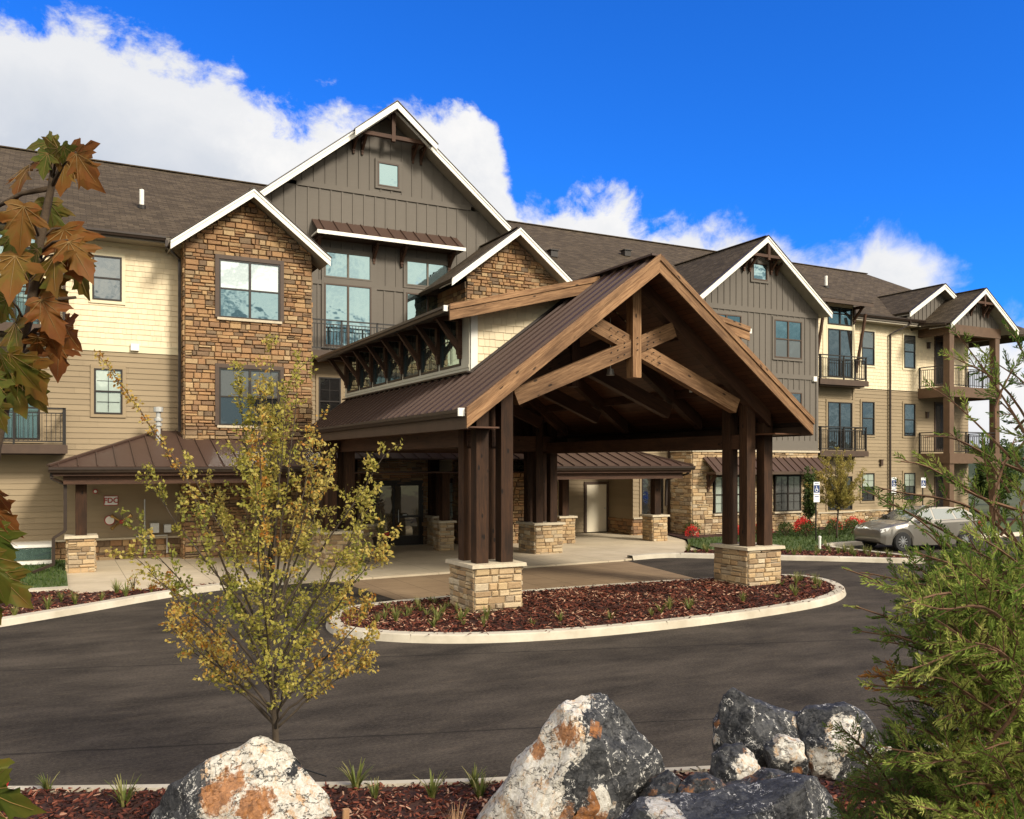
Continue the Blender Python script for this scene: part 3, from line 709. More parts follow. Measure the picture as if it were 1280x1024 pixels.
# --- right connecting wall (behind the porch roof) with entry recess
TD=S(31.2);TC=S(VL)
mb=MB();laps(mb,TD,16.9,21.1,.1,3.6);laps(mb,TC,21.1,23.3,.72,6.6);laps(mb,Wt(21.1),VL,31.2,.72,3.6);laps(mb,TC,16.9,21.1,3.6,6.6);part(mb,'lap_siding',M_lap)
mb=MB();shakes(mb,TC,16.9,23.3,6.6,9.8,seed=9);part(mb,'shake_siding',M_shake)
mb=MB();stone_wall(mb,TC,21.1,23.3,0,.72,seed=31,dep=.06);stone_wall(mb,Wt(21.1),VL,31.2,0,.72,seed=32,dep=.06);stone_wall(mb,TD,16.9,18.1,.05,3.0,seed=33);part(mb,'stone_base',[M_mortar_d,M_stone])
mb=MB();mb.tbox(TC,21.08,23.3,0,.10,.72,.78);part(mb,'ledge',M_cap)
window(B,TC,21.52,22.62,.86,2.46,2,1,M_glassd,trimm=M_tan)
mb=MB();mb.tbox(TD,19.97,20.97,.0,.05,.10,2.12);dr=part(mb,'door',M_door)
mb=MB();mb.tbox(TD,19.85,19.968,.0,.07,.1,2.24);mb.tbox(TD,20.972,21.08,.0,.07,.1,2.24);mb.tbox(TD,19.968,20.972,.0,.07,2.122,2.24);mb.build('frame',M_brown,dr)
mb=MB();mb.lathe([(.0,-.03),(.03,-.03),(.03,.03),(0,.03)],20.88,31.12,10);
for i,q in enumerate(mb.v): mb.v[i]=(q[0],q[1],q[2]+1.1)
mb.build('handle',M_galv,dr)
# --- entry under the porch: dark stone, glazed doors, window
TE=S(29.7)
eh=[(7.1,8.75,.1,2.28),(9.7,11.85,.1,2.28),(12.55,13.45,.8,2.35)]
mb=MB();stone_wall(mb,TE,7.5,11.0+1.4,.05,3.9,eh[:2],seed=35,dep=.06);part(mb,'entry_stone_wall',[M_mortar,M_stone])
mb=MB();laps(mb,TE,12.4,16.9,.72,3.9);part(mb,'lap_siding',M_lap)
mb=MB();stone_wall(mb,TE,12.4,16.9,.05,.72,seed=36,dep=.06);part(mb,'stone_base',[M_mortar_d,M_stone])
mb=MB();mb.box(7.5,29.75,.05,16.9,31.05,3.9);part(mb,'entry_core',M_brown)
dn=window(B,TE,9.75,11.8,.12,2.26,2,1,M_glassw,trim=.12,trimm=M_frame,kind='entry_door')
mb=MB();mb.tbox(TE,9.82,11.73,.04,.09,.12,.40);mb.tbox(TE,10.85,11.73,.04,.085,1.06,1.13);mb.build('door_rail',M_frame,dn)
mb=MB();mb.tube([(10.92,29.55,.9),(10.92,29.55,1.35)],.014,6);mb.tbox(TE,11.1,11.25,.09,.10,1.14,1.17);mb.build('handle',M_galv,dn)
window(B,TE,7.6,8.7,.75,2.26,3,1,M_glassw,trim=.12,trimm=M_frame)
window(B,TE,12.62,13.42,.78,2.34,1,2,M_glassb,trimm=M_frame,grid=(2,2));window(B,TE,14.75,15.55,.78,2.34,1,2,M_glassb,trimm=M_frame,grid=(2,2))
mb=MB();mb.tbox(TE,12.1,12.45,.04,.3,.9,3.6);mb.tbox(TE,9.0,9.35,.04,.3,.1,3.6);part(mb,'pilaster',M_post)
# --- right gable bay
TB=S(VR);uL,uR=22.97,30.07;cR,hR,zR,slR=26.5,3.78,9.68,.77
tR=lambda a:zR+slR*hR-slR*abs(a-cR)-.2
gw=[(24.05,25.55,.90,2.52),(27.40,29.02,.87,2.53)]
mb=MB();stone_wall(mb,TB,uL,uR,0,3.5,gw,seed=41,dep=.07);stone_wall(mb,Wt(uL),VR,VL,0,3.5,seed=42,dep=.06);part(mb,'stone_bay',[M_mortar,M_stone2])
mb=MB();mb.tbox(TB,uL-.06,uR+.04,0,.10,3.50,3.58);mb.box(uL-.1,VR,3.50,uL-.001,VL,3.58);part(mb,'ledge',M_cap)
mb=MB();mb.tbox(TB,uL,uR,0,.04,3.58,4.02);mb.tbox(TB,uL,uR,0,.045,6.72,6.92);mb.tbox(TB,uL,uR,0,.045,9.45,9.66);mb.tbox(TB,uR-.12,uR,0,.05,4.02,9.4);mb.tbox(TB,uL,uL+.12,0,.05,4.02,9.4);part(mb,'band_board',M_batten)
mb=MB();battens(mb,TB,uL,uR,4.02,6.74,None,.33);battens(mb,TB,uL,uR,6.90,9.47,None,.33);battens(mb,TB,uL,uR,9.64,12.6,tR,.33);battens(mb,Wt(uL),VR,VL,3.58,9.6,None,.33);battens(mb,Et(uR),VR,VL,0,9.6,None,.33);part(mb,'batten_siding',M_batten)
for a0,a1,gm in ((24.09,25.51,M_glassb),(27.44,28.98,M_glassg)): window(B,TB,a0,a1,.94,2.5,2,2,gm,trim=.0,sill=True,grid=(2,2),off=.05)
for a0,a1 in ((23.95,25.56),(27.44,29.05)):
    window(B,TB,a0,a1,7.60,9.24,2,2,[M_glassg,M_glass],trimm=M_batten,framem=M_brown,off=.03); window(B,TB,a0,a1,4.5,6.12,2,2,M_glassd,trimm=M_batten,framem=M_brown,off=.03)
window(B,TB,26.2,27.03,10.84,11.56,1,1,M_glass,trimm=M_batten,framem=M_brown,off=.03)
gable_roof(B,cR,hR,zR,slR,27.3,36.5)
peak_truss(cR+.1,zR+slR*hR,slR,27.35,.85,.4,.12,.5)
mb=MB();mb.tbox(TB,29.72,29.92,.0,.12,6.66,6.88);part(mb,'vent_hood',M_white)
mb=MB();metal_roof(mb,(23.5,27.08,2.68),(30.25,27.08,2.68),(30.25,27.85,3.28),(23.5,27.85,3.28),.42);aw=part(mb,'window_awning',M_metal)
mb=MB();mb.box(23.5,27.05,2.56,30.25,27.08,2.68);mb.box(23.47,27.08,2.6,23.5,27.85,2.66);mb.build('fascia',M_brown,aw)
for x in (23.75,26.7,29.75):
    mb=MB();bracket(mb,x,VR,2.66,.65,.7,None,.13);mb.build('bracket',M_beam,aw)
downspout(B,[(uL-.12,VL-.15,6),(uL-.12,VL-.15,.15)])
# --- right wing
TW=S(VW);TQ=S(28.75)
mb=MB();laps(mb,TW,33.3,42.6,.78,6.62);laps(mb,TQ,30.1,33.35,.78,6.62,seed=8);part(mb,'lap_siding',M_lap)
mb=MB();shakes(mb,TW,33.3,42.6,6.66,9.86,seed=51);shakes(mb,TQ,30.1,33.35,6.66,10.5,seed=52);part(mb,'shake_siding',M_shake)
mb=MB();stone_wall(mb,TW,33.3,42.6,-.1,.72,seed=53,dep=.06);stone_wall(mb,TQ,30.1,33.35,-.1,.72,seed=54,dep=.06);part(mb,'stone_base',[M_mortar,M_stone2])
mb=MB();mb.tbox(TW,33.35,42.6,0,.1,.72,.78);mb.tbox(TQ,30.1,33.35,0,.1,.72,.78);part(mb,'ledge',M_cap)
mb=MB();mb.tbox(TQ,33.25,33.38,0,.045,.8,6.62);part(mb,'corner_board',M_tan)
mb=MB();mb.tbox(TQ,33.2,33.38,0,.045,6.68,10.4);mb.tbox(TQ,31.3,31.58,0,.045,7,10.3);mb.tbox(TQ,31.5,33.35,0,.044,9.30,9.46);part(mb,'corner_board',M_cream)
window(B,TQ,31.6,33.2,9.48,10.3,2,1,M_glass,trimm=None);window(B,TQ,31.6,33.2,7.05,9.28,2,1,M_glassd,trimm=M_cream,kind='sliding_door')
window(B,TQ,31.6,33.2,3.65,5.88,2,1,M_glassd,trimm=M_tan,kind='sliding_door');window(B,TQ,31.6,33.2,.85,2.42,2,2,M_glassd,trimm=M_tan)
mb=MB();mb.box(30.1,28.8,9.8,33.35,31.5,10.62);part(mb,'wall_dormer',M_cream)
mb=MB();metal_roof(mb,(29.9,27.95,10.45),(33.75,27.95,10.45),(33.75,30.6,11.15),(29.9,30.6,11.15),.45);aw=part(mb,'shed_roof',M_shingle)
mb=MB();mb.box(29.9,27.92,10.3,33.75,27.95,10.46);mb.build('fascia',M_brown,aw)
for x in (30.9,33.3):
    mb=MB();bracket(mb,x,28.75,10.38,.62,.7,None,.12);mb.build('bracket',M_beam,aw)
for x in (30.75,33.45):
    mb=MB();mb.beam((x,28.7,7.3),(x,28.15,10.0),.1,.1);mb.build('strut',M_beam,aw)
balcony(B,TQ,30.35,33.42,.75,6.55,.30,1.08);balcony(B,TQ,30.35,33.42,.75,3.3,.30,1.08)
for a0,a1 in ((34.5,35.38),(37.53,38.36)):
    window(B,TW,a0,a1,7.8,9.45,1,2,[M_glassd,M_glassg],trim=.09,trimm=M_cream);window(B,TW,a0,a1,4.40,6.02,1,2,M_glassd,trim=.09,trimm=M_tan);window(B,TW,a0,a1,1.2,2.55,1,2,[M_glassd,M_glassb],trim=.09,trimm=M_tan,grid=(2,2))
gutter(B,(33.5,EV,EZ+.12),(38.3,EV,EZ+.12))
mb=MB();mb.box(33.4,EV+.005,EZ-.12,43.2,EV+.035,EZ+.1);part(mb,'eave_board',M_grey)
downspout(B,[(37.2,EV-.06,EZ+.05),(37.2,EV-.06,EZ-.15),(36.42,VW-.12,EZ-.62),(36.42,VW-.12,EZ-.8)]);downspout(B,[(36.42,VW-.12,EZ-.75),(36.42,VW-.12,.05)])
for x,z in ((39.35,9.02),(39.25,5.48),(35.85,3.05)):
    mb=MB();mb.tbox(TW,x-.07,x+.07,.02,.13,z-.14,z+.14);mb.tbox(TW,x-.10,x+.10,.02,.16,z+.14,z+.17);part(mb,'wall_lantern',M_brown)
for z0,z1 in ((7.1,9.45),(3.75,6.05),(.5,2.6)): window(B,TW,39.96,40.75,z0,z1,1,1,M_glassd,trim=.1,trimm=M_brown,kind='porch_door')
# small gable behind the porch gable
gable_roof(B,39.5,2.6,10.45,.61,28.45,35.0)
mb=MB();battens(mb,S(28.9),37.2,41.8,10.0,12,lambda a:12.03-.61*abs(a-39.5)-.2,.3);part(mb,'batten_siding',M_batten)
# porch tower
u0,u1,vf=38.67,42.6,27.57
gable_roof(B,40.65,2.62,9.80,.717,27.05,33.0)
mb=MB();battens(mb,S(vf+.05),u0,u1,9.86,11.8,lambda a:9.80+.717*2.62-.717*abs(a-40.65)-.2,.3);part(mb,'batten_siding',M_batten)
mb=MB();mb.box(u0-.05,vf-.02,9.38,u1+.05,vf+.28,9.86);mb.box(u0-.05,vf+.28,9.38,u0+.2,VW,9.86);mb.box(u1-.2,vf+.28,9.38,u1+.05,VW,9.86);mb.box(u0+.2,vf+.28,9.6,u1-.2,VW,9.7);part(mb,'porch_beam',M_deck)
peak_truss(40.65,9.80+.717*2.62,.717,27.1,.75,.4,.11,.42)
for x in (u0+.17,u1-.17):
    mb=MB();mb.beam((x,vf+.17,0),(x,vf+.17,9.38),.34,.34);mb.build('porch_post',M_deck,B)
for zb in (6.30,3.02):
    mb=MB();mb.box(u0-.06,vf-.06,zb,u1+.06,vf+.3,zb+.5);mb.box(u0-.06,vf+.3,zb,u0+.2,VW,zb+.5);mb.box(u1-.2,vf+.3,zb,u1+.06,VW,zb+.5);mb.box(u0+.2,vf+.3,zb+.2,u1-.2,VW,zb+.48)
    bl=part(mb,'balcony',M_deck)
    railing(lambda a,o,z:(a,o,z),[((u0+.03,VW-.03),(u0+.03,vf+.05)),((u0+.03,vf+.05),(u1-.03,vf+.05)),((u1-.03,vf+.05),(u1-.03,VW-.03))],zb+.5,1.05,bl)
gutter(B,(38.0,27.25,9.82),(38.0,28.7,9.98))
# --- low entrance canopies left and right
def canopy(ua,ub,hipL,hipR,name):
    ve,vt,ze,zt=25.85,29.35,2.93,4.05
    mb=MB()
    metal_roof(mb,(ua,ve,ze),(ub,ve,ze),(ub-(3.1 if hipR else 0),vt,zt),(ua+(3.1 if hipL else 0),vt,zt),.47)
    if hipL:
        slab(mb,[(ua,ve,ze),(ua,vt,ze),(ua+3.1,vt,zt),(ua+3.099,vt-.001,zt)],.05);mb.beam((ua,ve,ze+.03),(ua+3.1,vt,zt+.03),.12,.05)
    if hipR:
        slab(mb,[(ub,vt,ze),(ub,ve,ze),(ub-3.099,vt-.001,zt),(ub-3.1,vt,zt)],.05);mb.beam((ub,ve,ze+.03),(ub-3.1,vt,zt+.03),.12,.05)
    c=part(mb,'canopy_roof',M_metal)
    mb=MB();mb.box(ua+.1,ve+.02,2.68,ub-.1,ve+.05,2.87);mb.box(ua+.1,ve+.05,2.70,ub-.1,vt,2.73)
    mb.box(ua+.35,26.05,2.45,ub-.35,26.35,2.68);part(mb,'canopy_beam',M_beam)
    gutter(B,(ua,ve+.01,ze-.02),(ub,ve+.01,ze-.02),sz=.14)
    return c
canopy(-.18,7.1,True,False,'l');canopy(14.9,21.35,False,True,'r')
mb=MB();metal_roof(mb,(7.0,26.6,3.18),(15.0,26.6,3.18),(15.0,29.3,4.03),(7.0,29.3,4.03),.47);part(mb,'canopy_roof',M_metal)
mb=MB();mb.box(6.8,25.9,2.70,15.2,29.35,2.73);part(mb,'canopy_ceiling',M_planks)
def pier(x,y,wx,wy,h,seed,m=None,par=None,cap=.07,name='stone_pier'):
    mb=MB();T=[(S(y-wy/2),x-wx/2,x+wx/2),(Nt(y+wy/2),x-wx/2,x+wx/2),(Wt(x-wx/2),y-wy/2,y+wy/2),(Et(x+wx/2),y-wy/2,y+wy/2)]
    for k,(t,a0,a1) in enumerate(T): stone_wall(mb,t,a0,a1,-.05,h,seed=seed*7+k,dep=.055,hmin=.085,hmax=.15,wmin=.14,wmax=.38)
    o=mb.build(name,m or [M_mortar,M_stone2],par or B)
    mb=MB();e=.085;mb.hexa([(x-wx/2-e,y-wy/2-e,h),(x+wx/2+e,y-wy/2-e,h),(x+wx/2+e,y+wy/2+e,h),(x-wx/2-e,y+wy/2+e,h),(x-wx/2-e+.01,y-wy/2-e+.01,h+cap),(x+wx/2+e-.01,y-wy/2-e+.01,h+cap),(x+wx/2+e-.01,y+wy/2+e-.01,h+cap),(x-wx/2-e+.01,y+wy/2+e-.01,h+cap)])
    mb.build('cap',M_cap,o);return o
for k,(x,y,w_,hh) in enumerate(((.61,26.6,.66,.98),(20.45,27.05,.66,.98),(16.75,27.75,.62,1.0),(8.85,27.0,.62,1.0),(11.75,27.35,.5,1.0),(12.3,29.2,.55,1.05),(7.35,27.0,.62,1.0))):
    pier(x,y,w_,w_,hh,60+k)
    mb=MB();mb.beam((x,y-.05,hh+.07),(x,y-.05,2.70),.28,.28);part(mb,'canopy_post',M_post)
downspout(B,[(-.1,25.95,2.8),(-.1,25.95,2.62),(.22,26.25,2.45),(.22,26.25,1.2),(-.06,26.2,1.02),(-.06,26.2,.32),(-.55,25.9,.16)])
downspout(B,[(21.2,25.95,2.8),(21.2,26.0,2.62),(20.75,26.7,2.4),(20.75,26.75,1.4)])
for x in (3.2,4.9,18.6):
    mb=MB();mb.lathe([(0,2.66),(.09,2.66),(.09,2.70)],x,27.0,12);part(mb,'soffit_lamp',M_lamp)
q=MB();q.tube([(2.75,28.3,3.5),(2.75,28.3,4.62)],.07,10);q.lathe([(.11,4.15),(.11,4.22),(.07,4.25)],2.75,28.3,12);q.lathe([(.12,4.3),(.12,4.38),(.07,4.4)],2.75,28.3,12);q.lathe([(.14,4.58),(.14,4.72),(0,4.74)],2.75,28.3,12);part(q,'flue',M_galv)
# meters and pale service door in the left canopy
mb=MB();mb.tbox(TL,4.1-.3,4.85,.0,.05,.1,2.15);part(mb,'door',M_door)
mb=MB();mb.tube([(2.2,29.25,.75),(3.1,29.25,.75),(3.1,29.25,.2)],.03,8);mb.box(2.6,29.1,.85,2.85,29.36,1.15);mb.box(3.0,29.1,.85,3.2,29.36,1.1);mb.tube([(2.45,29.25,.1),(2.45,29.25,1.9)],.025,8);part(mb,'gas_meter',M_galv)
# ------------------------------------------------------------------ timber porte cochere
PC=thing('porte_cochere',(11.06,19.8,0),'large timber framed drive-through entrance canopy with brown metal gable roof on stone piers','entrance canopy')
def pp(mb,name,m,p=None,**k): return mb.build(name,m,p or PC,**k)
cP,hP,zE,sP,vF,vK=11.06,4.39,4.01,.75,14.5,26.3
zP=zE+sP*hP
mb=MB()
for s in (-1,1): metal_roof(mb,(cP+s*hP,vF,zE),(cP+s*hP,vK,zE),(cP,vK,zP),(cP,vF,zP),.40,.045)
mb.beam((cP,vF,zP+.03),(cP,vK,zP+.03),.34,.04);roof=pp(mb,'roof',M_metal)
mb=MB()
for s in (-1,1): slab(mb,[(cP+s*(hP-.03),vF+.06,zE-.075),(cP+s*(hP-.03),vK,zE-.075),(cP,vK,zP-.095),(cP,vF+.06,zP-.095)],.03)
mb.build('ceiling',M_planks,roof)
f=MB()
for s in (-1,1):
    f.rake(cP+s*(hP+.01),zE+.03,cP,zP+.04,.13,vF-.075,vF-.002);f.rake(cP+s*hP,zE-.10,cP,zP-.09,.25,vF-.045,vF-.001)
f.build('barge_board',M_wood,roof)
for s in (-1,1):
    f=MB();xa,xb=sorted((cP+s*hP,cP+s*(hP-.04)));f.box(xa,vF,zE-.36,xb,vK,zE-.055);f.build('eave_board',M_brown,roof)
    f=MB();xa,xb=sorted((cP+s*(hP-.05),cP+s*3.55));f.box(xa,vF+.3,zE-.33,xb,vK,zE-.30);f.build('soffit',M_planks,roof)
g1=gutter(PC,(cP-hP-.002,vF+.06,zE+.0),(cP-hP-.002,vK,zE+.0));g2=gutter(PC,(cP+hP+.002,vK,zE+.0),(cP+hP+.002,vF+.06,zE+.0))
mb=MB();
for x in (cP-hP-.09,): mb.box(x-.055,vF+.02,zE-.13,x+.075,vF+.058,zE+.02)
pp(mb,'gutter_end',M_white)
# gable end at the back
mb=MB();mb.prism([(cP-hP+.3,vK-.1,zE-.1),(cP+hP-.3,vK-.1,zE-.1),(cP,vK-.1,zP-.2)],(0,.06,0));pp(mb,'rear_gable',M_beam)
# piers and posts
for i,(x,y) in enumerate(((7.62,15.64),(14.72,15.84),(7.3,24.9),(14.38,25.3))):
    pier(x,y,1.02,1.14,.99,80+i,par=PC,name='stone_pier')
    for dx in (-.27,.27):
        for dy in (-.30,.30):
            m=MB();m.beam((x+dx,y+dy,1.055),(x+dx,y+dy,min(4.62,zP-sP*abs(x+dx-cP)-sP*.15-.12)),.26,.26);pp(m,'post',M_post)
# beams
for x in (7.35,7.89,14.45,14.99):
    mb=MB();mb.beam((x,15.75,3.52),(x,26.0,3.52),.13,.34);pp(mb,'eave_beam',M_beam)
mb=MB();mb.beam((6.9,25.0,3.66),(15.2,25.0,3.66),.2,.5);pp(mb,'tie_beam',M_beam)
mb=MB();mb.beam((6.9,26.0,3.55),(15.2,26.0,3.55),.2,.4);pp(mb,'tie_beam',M_beam)
def truss(v,m,king=True):
    mb=MB();w_=.24
    for s in (-1,1):
        rb=MB();rb.rake(cP+s*3.9,zE+sP*(hP-3.9)-.13,cP,zP-.13,.36,v-w_/2,v+w_/2);pp(rb,'rafter',M_beam)
        a=(cP+s*2.92,v+.02*s,4.34);b=(cP-s*1.05,v+.02*s,4.34+.411*3.97)
        mb.beam(a,b,.20,.34)
    mb.beam((cP,v-.05,4.86),(cP,v-.05,6.9),.22,.24)
    o=pp(mb,'truss',m)
    if m is M_wood:
        q=MB()
        for s in (-1,1):
            for k in range(3):
                for dz in (-.08,.08):
                    x=cP+s*(.30+.17*k);z=5.54-.411*.30-.411*.17*k+dz
                    for zz in (z,11.08-z): q.tube([(x,v-.145,zz),(x,v-.105,zz)],.013,6)
        for zz in (5.45,5.58,5.71): q.tube([(cP,v-.20,zz),(cP,v-.18,zz)],.013,6)
        q.build('bolt',M_black,o)
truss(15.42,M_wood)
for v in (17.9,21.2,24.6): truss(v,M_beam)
for s in (-1,1):
    for k in (.35,.7):
        x=cP+s*hP*k;z=zP-sP*hP*k;mb=MB();mb.beam((x,15.6,z-.22),(x,26,z-.22),.14,.2);pp(mb,'purlin',M_beam)
for x,y,z in ((11.9,17.5,5.15),(11.5,20.2,5.3),(11.0,22.6,5.3)):
    q=MB();q.tube([(x,y,z+.1),(x,y,6.6)],.012,6);q.lathe([(.0,z+.16),(.07,z+.15),(.10,z),(.09,z),(0,z+.04)],x,y,14);l=pp(q,'pendant_light',M_galv)
# shed dormers with clerestory windows
def dormer(s):
    U=lambda u:cP+s*(u-cP); T=(Wt if s<0 else Et); 
    U=(lambda u:u) if s<0 else (lambda u:2*cP-u)
    wu,v0,v1=7.97,17.1,26.2;sd=.255;ze=6.28;top=lambda u:ze-.17+sd*(u-7.2);main=lambda u:zE+sP*(u-6.67)
    Tn=T(U(wu))
    m=MB();ju=10.95
    eu=7.2
    if s>0: eu,ze,sd=6.74,6.40,.205
    q=[(U(eu),16.5,ze),(U(eu),26.4,ze),(U(ju),26.4,ze+sd*(ju-eu)),(U(ju),16.5,ze+sd*(ju-eu))]
    slab(m,q,.07);
    v=16.7
    while v<26.3: m.beam((U(eu),v,ze+.02),(U(ju),v,ze+.02+sd*(ju-eu)),.025,.04);v+=.42
    d=pp(m,'dormer_roof',M_metal)
    m=MB();a,b=(U(eu),ze),(U(10.88),ze+sd*(10.88-eu))
    m.rake(a[0],a[1]+.03,b[0],b[1]+.03,.12,16.42,16.498);m.rake(a[0],a[1]-.09,b[0],b[1]-.09,.22,16.45,16.499);m.build('barge_board',M_wood,d)
    m=MB();slab(m,[(U(eu+.02),16.52,ze-.10),(U(eu+.02),26.4,ze-.10),(U(8.2),26.4,ze-.10+sd*(8.18-eu)),(U(8.2),16.52,ze-.10+sd*(8.18-eu))],.025);m.build('soffit',M_brown,d)
    if s<0: gutter(PC,(U(eu),16.55,ze-.01),(U(eu),26.4,ze-.01))
    else: gutter(PC,(U(eu),26.4,ze-.01),(U(eu),16.55,ze-.01))
    m=MB();m.box(*((U(eu)-.11,) if s<0 else (U(eu)+.02,)),16.50,ze-.12,(U(eu)-.02 if s<0 else U(eu)+.11),16.548,ze+.0);pp(m,'gutter_end',M_white)
    # cheek of cream shakes, faces the street
    lo,hi=min(U(wu),U(10.9)),max(U(wu),U(10.9))
    m=MB();inv=(lambda a:a) if s<0 else (lambda a:2*cP-a)
    shakes(m,S(v0),lo,hi,main(wu)-.4,7.3,lambda a:top(inv(a)),.165,seed=70,bot=lambda a:main(inv(a)));pp(m,'dormer_cheek',M_shake)
    m=MB();e0=U(wu);m.box(min(e0,U(wu+.16)),v0-.035,main(wu)-.2,max(e0,U(wu+.16)),v0-.001,top(wu)+.02);pp(m,'corner_board',M_white)
    m=MB();m.prism([(U(wu+.05),v0+.02,main(wu)-.02),(U(10.9),v0+.02,main(10.9)-.02),(U(10.9),v0+.02,top(10.9)),(U(wu+.05),v0+.02,top(wu))],(0,9.1,0));pp(m,'dormer_wall',M_offwh)
    m=MB();m.tbox(Tn,v0,v1,0,.03,main(wu)-.1,5.17);m.tbox(Tn,v0,v1,.03,.045,5.10,5.17);m.tbox(Tn,v0,v0+.42,0,.032,5.172,top(wu));m.tbox(Tn,v1-.25,v1,0,.032,5.172,top(wu));m.tbox(Tn,v0+.42,v1-.25,0,.034,6.40,top(wu)+.03)
    n=7;a0,a1=v0+.42,v1-.25;pt=(a1-a0)/n
    for k in range(1,n): m.tbox(Tn,a0+k*pt-.06,a0+k*pt+.06,0,.036,5.172,6.398)
    pp(m,'dormer_siding',M_offwh)
    for k in range(n): window(PC,Tn,a0+k*pt+(.062 if k else .002),a0+(k+1)*pt-(.062 if k<n-1 else .002),5.175,6.395,1,1,M_glass,trim=0,grid=(2,2),off=.015)
    for k in range(n+1):
        m=MB();bracket(m,min(max(a0+k*pt,a0-.22),a1+.12),U(wu),6.28,.66,.86,Tn,.13);pp(m,'bracket',M_beam)
    m=MB();z=main(wu)+.03;m.beam((U(wu-.06),v0-.1,z-.02),(U(wu-.06),v1,z-.02),.16,.035);m.rake(U(wu),main(wu)+.07,U(10.9),main(10.9)+.07,.06,v0-.075,v0-.036);pp(m,'flashing',M_dark)
dormer(-1);dormer(1)
# ------------------------------------------------------------------ ground
def sheet(name,poly,z,m,kind='structure',depth=None):
    mb=MB();mb.poly([(x,y,z) for x,y in poly])
    if depth:
        n=len(poly)
        for i in range(n):
            a,b=poly[i],poly[(i+1)%n];mb.poly([(a[0],a[1],z-depth),(b[0],b[1],z-depth),(b[0],b[1],z),(a[0],a[1],z)])
    o=mb.build(name,m);return tag(o,kind=kind)
mb=MB();n=40
mb.poly([(-900,-900,-.06),(900,-900,-.06),(900,1500,-.06),(-900,1500,-.06)]);tag(mb.build('ground',M_soil),kind='structure')
sheet('road',[(-60,-4),(90,-40),(90,28),(-60,28)],0,M_asph)
def smooth(pts,it=2,closed=True):
    for _ in range(it):
        q=[];n=len(pts)
        for i in range(n if closed else n-1):
            a,b=pts[i],pts[(i+1)%n];q+=[(a[0]*.75+b[0]*.25,a[1]*.75+b[1]*.25),(a[0]*.25+b[0]*.75,a[1]*.25+b[1]*.75)]
        if not closed:q=[pts[0]]+q+[pts[-1]]
        pts=q
    return pts
def offset(pts,d,closed=True):
    out=[];n=len(pts)
    for i in range(n):
        a=Vector(pts[i-1] if (closed or i) else pts[0]);b=Vector(pts[(i+1)%n] if (closed or i<n-1) else pts[-1])
        t=(b-a).normalized();out.append((pts[i][0]-t.y*d,pts[i][1]+t.x*d))
    return out
def kerb(name,line,wd,h,closed=True,z0=0.0,lowface=.035,m=None):
    # line runs along the road side; body lies to its left (wd>0)
    m=m or M_kerb
    # contraction joints every 2.4 m
    L2=[];dr=[];acc=0.6;n=len(line)
    for i in range(n if closed else n-1):
        a,b=Vector(line[i]),Vector(line[(i+1)%n]);L=(b-a).length;L2.append(tuple(a));dr.append(0);s_=0
        while acc+ (L-s_)>2.4:
            s_+=2.4-acc;acc=0
            if .03<s_<L-.03:
                for e,d_ in ((-.012,0),(-.005,.03),(.005,.03),(.012,0)): L2.append(tuple(a+(b-a)*((s_+e)/L)));dr.append(d_)
        acc+=L-s_
    if not closed: L2.append(line[-1]);dr.append(0)
    line=L2
    A=line;T=offset(line,lowface,closed);Tb=offset(line,lowface+.025,closed);I=offset(line,wd,closed);mb=MB();n=len(line)
    for i in range(n if closed else n-1):
        j=(i+1)%n
        L=[(A,z0-.05,0),(A,z0+.0,.0),(T,z0+h-.02,.6),(Tb,z0+h,1),(I,z0+h,1),(I,z0-.05,0)]
        for (p,za,ka),(q,zb,kb) in zip(L,L[1:]): mb.poly([(*p[i],za-dr[i]*ka),(*p[j],za-dr[j]*ka),(*q[j],zb-dr[j]*kb),(*q[i],zb-dr[i]*kb)])
    o=mb.build(name,m,smooth=False);return tag(o,kind='structure')
isl=[(4.30,15.42),(4.32,14.68),(5.1,13.72),(6.25,13.04),(7.6,12.7),(9.23,12.58),(11.13,12.62),(13.42,12.91),(14.79,13.25),(15.92,13.9),(16.57,14.54),(17.0,15.3),(17.2,16.1),(16.9,16.75),(15.09,17.0),(12.4,17.3),(9.33,17.36),(7.23,17.42),(5.2,17.15),(4.6,16.42)]
isl=smooth(isl,2);kerb('island_kerb',isl,.26,.14)
ib=offset(isl,.25)
# gently mounded mulch
def mound(name,poly,z,hgt,m,c=None,rings=6):
    cx=sum(p[0] for p in poly)/len(poly);cy=sum(p[1] for p in poly)/len(poly);mb=MB();pr=[(x,y,z) for x,y in poly]
    for k in range(1,rings+1):
        f=1-k/rings*.98;cu=[(cx+(x-cx)*f,cy+(y-cy)*f,z+hgt*(1-f*f)+.02*noise.noise(Vector((x*f,y*f,k)))) for x,y in poly]
        for i in range(len(poly)):
            j=(i+1)%len(poly);mb.poly([pr[i],pr[j],cu[j],cu[i]])
        pr=cu
    mb.poly(pr);return tag(mb.build(name,m,smooth=True),kind='structure')
mound('mulch_bed',ib,.10,.07,M_mulch)
# stamped drive under the roof, concrete walk
sheet('stamped_drive',[(6.68,17.5),(14.7,17.3),(15.6,22.0),(6.35,21.6)],.004,M_paver)
walk=[(.25,23.1),(.43,21.8),(2.1,21.75),(3.6,21.95),(4.2,21.75),(6.4,21.62),(11,21.85),(15.34,22.05),(17.3,22.5),(18.67,22.5),(19.4,22.9),(20.1,24.6),(21.4,26.4),(21.9,27.3),(22.6,29.4),(21.1,29.4),(21.1,31.2),(16.8,31.2),(16.8,29.8),(3.6,29.5),(.25,29.5)]
sheet('pavement',walk,.05,M_conc,depth=.1)
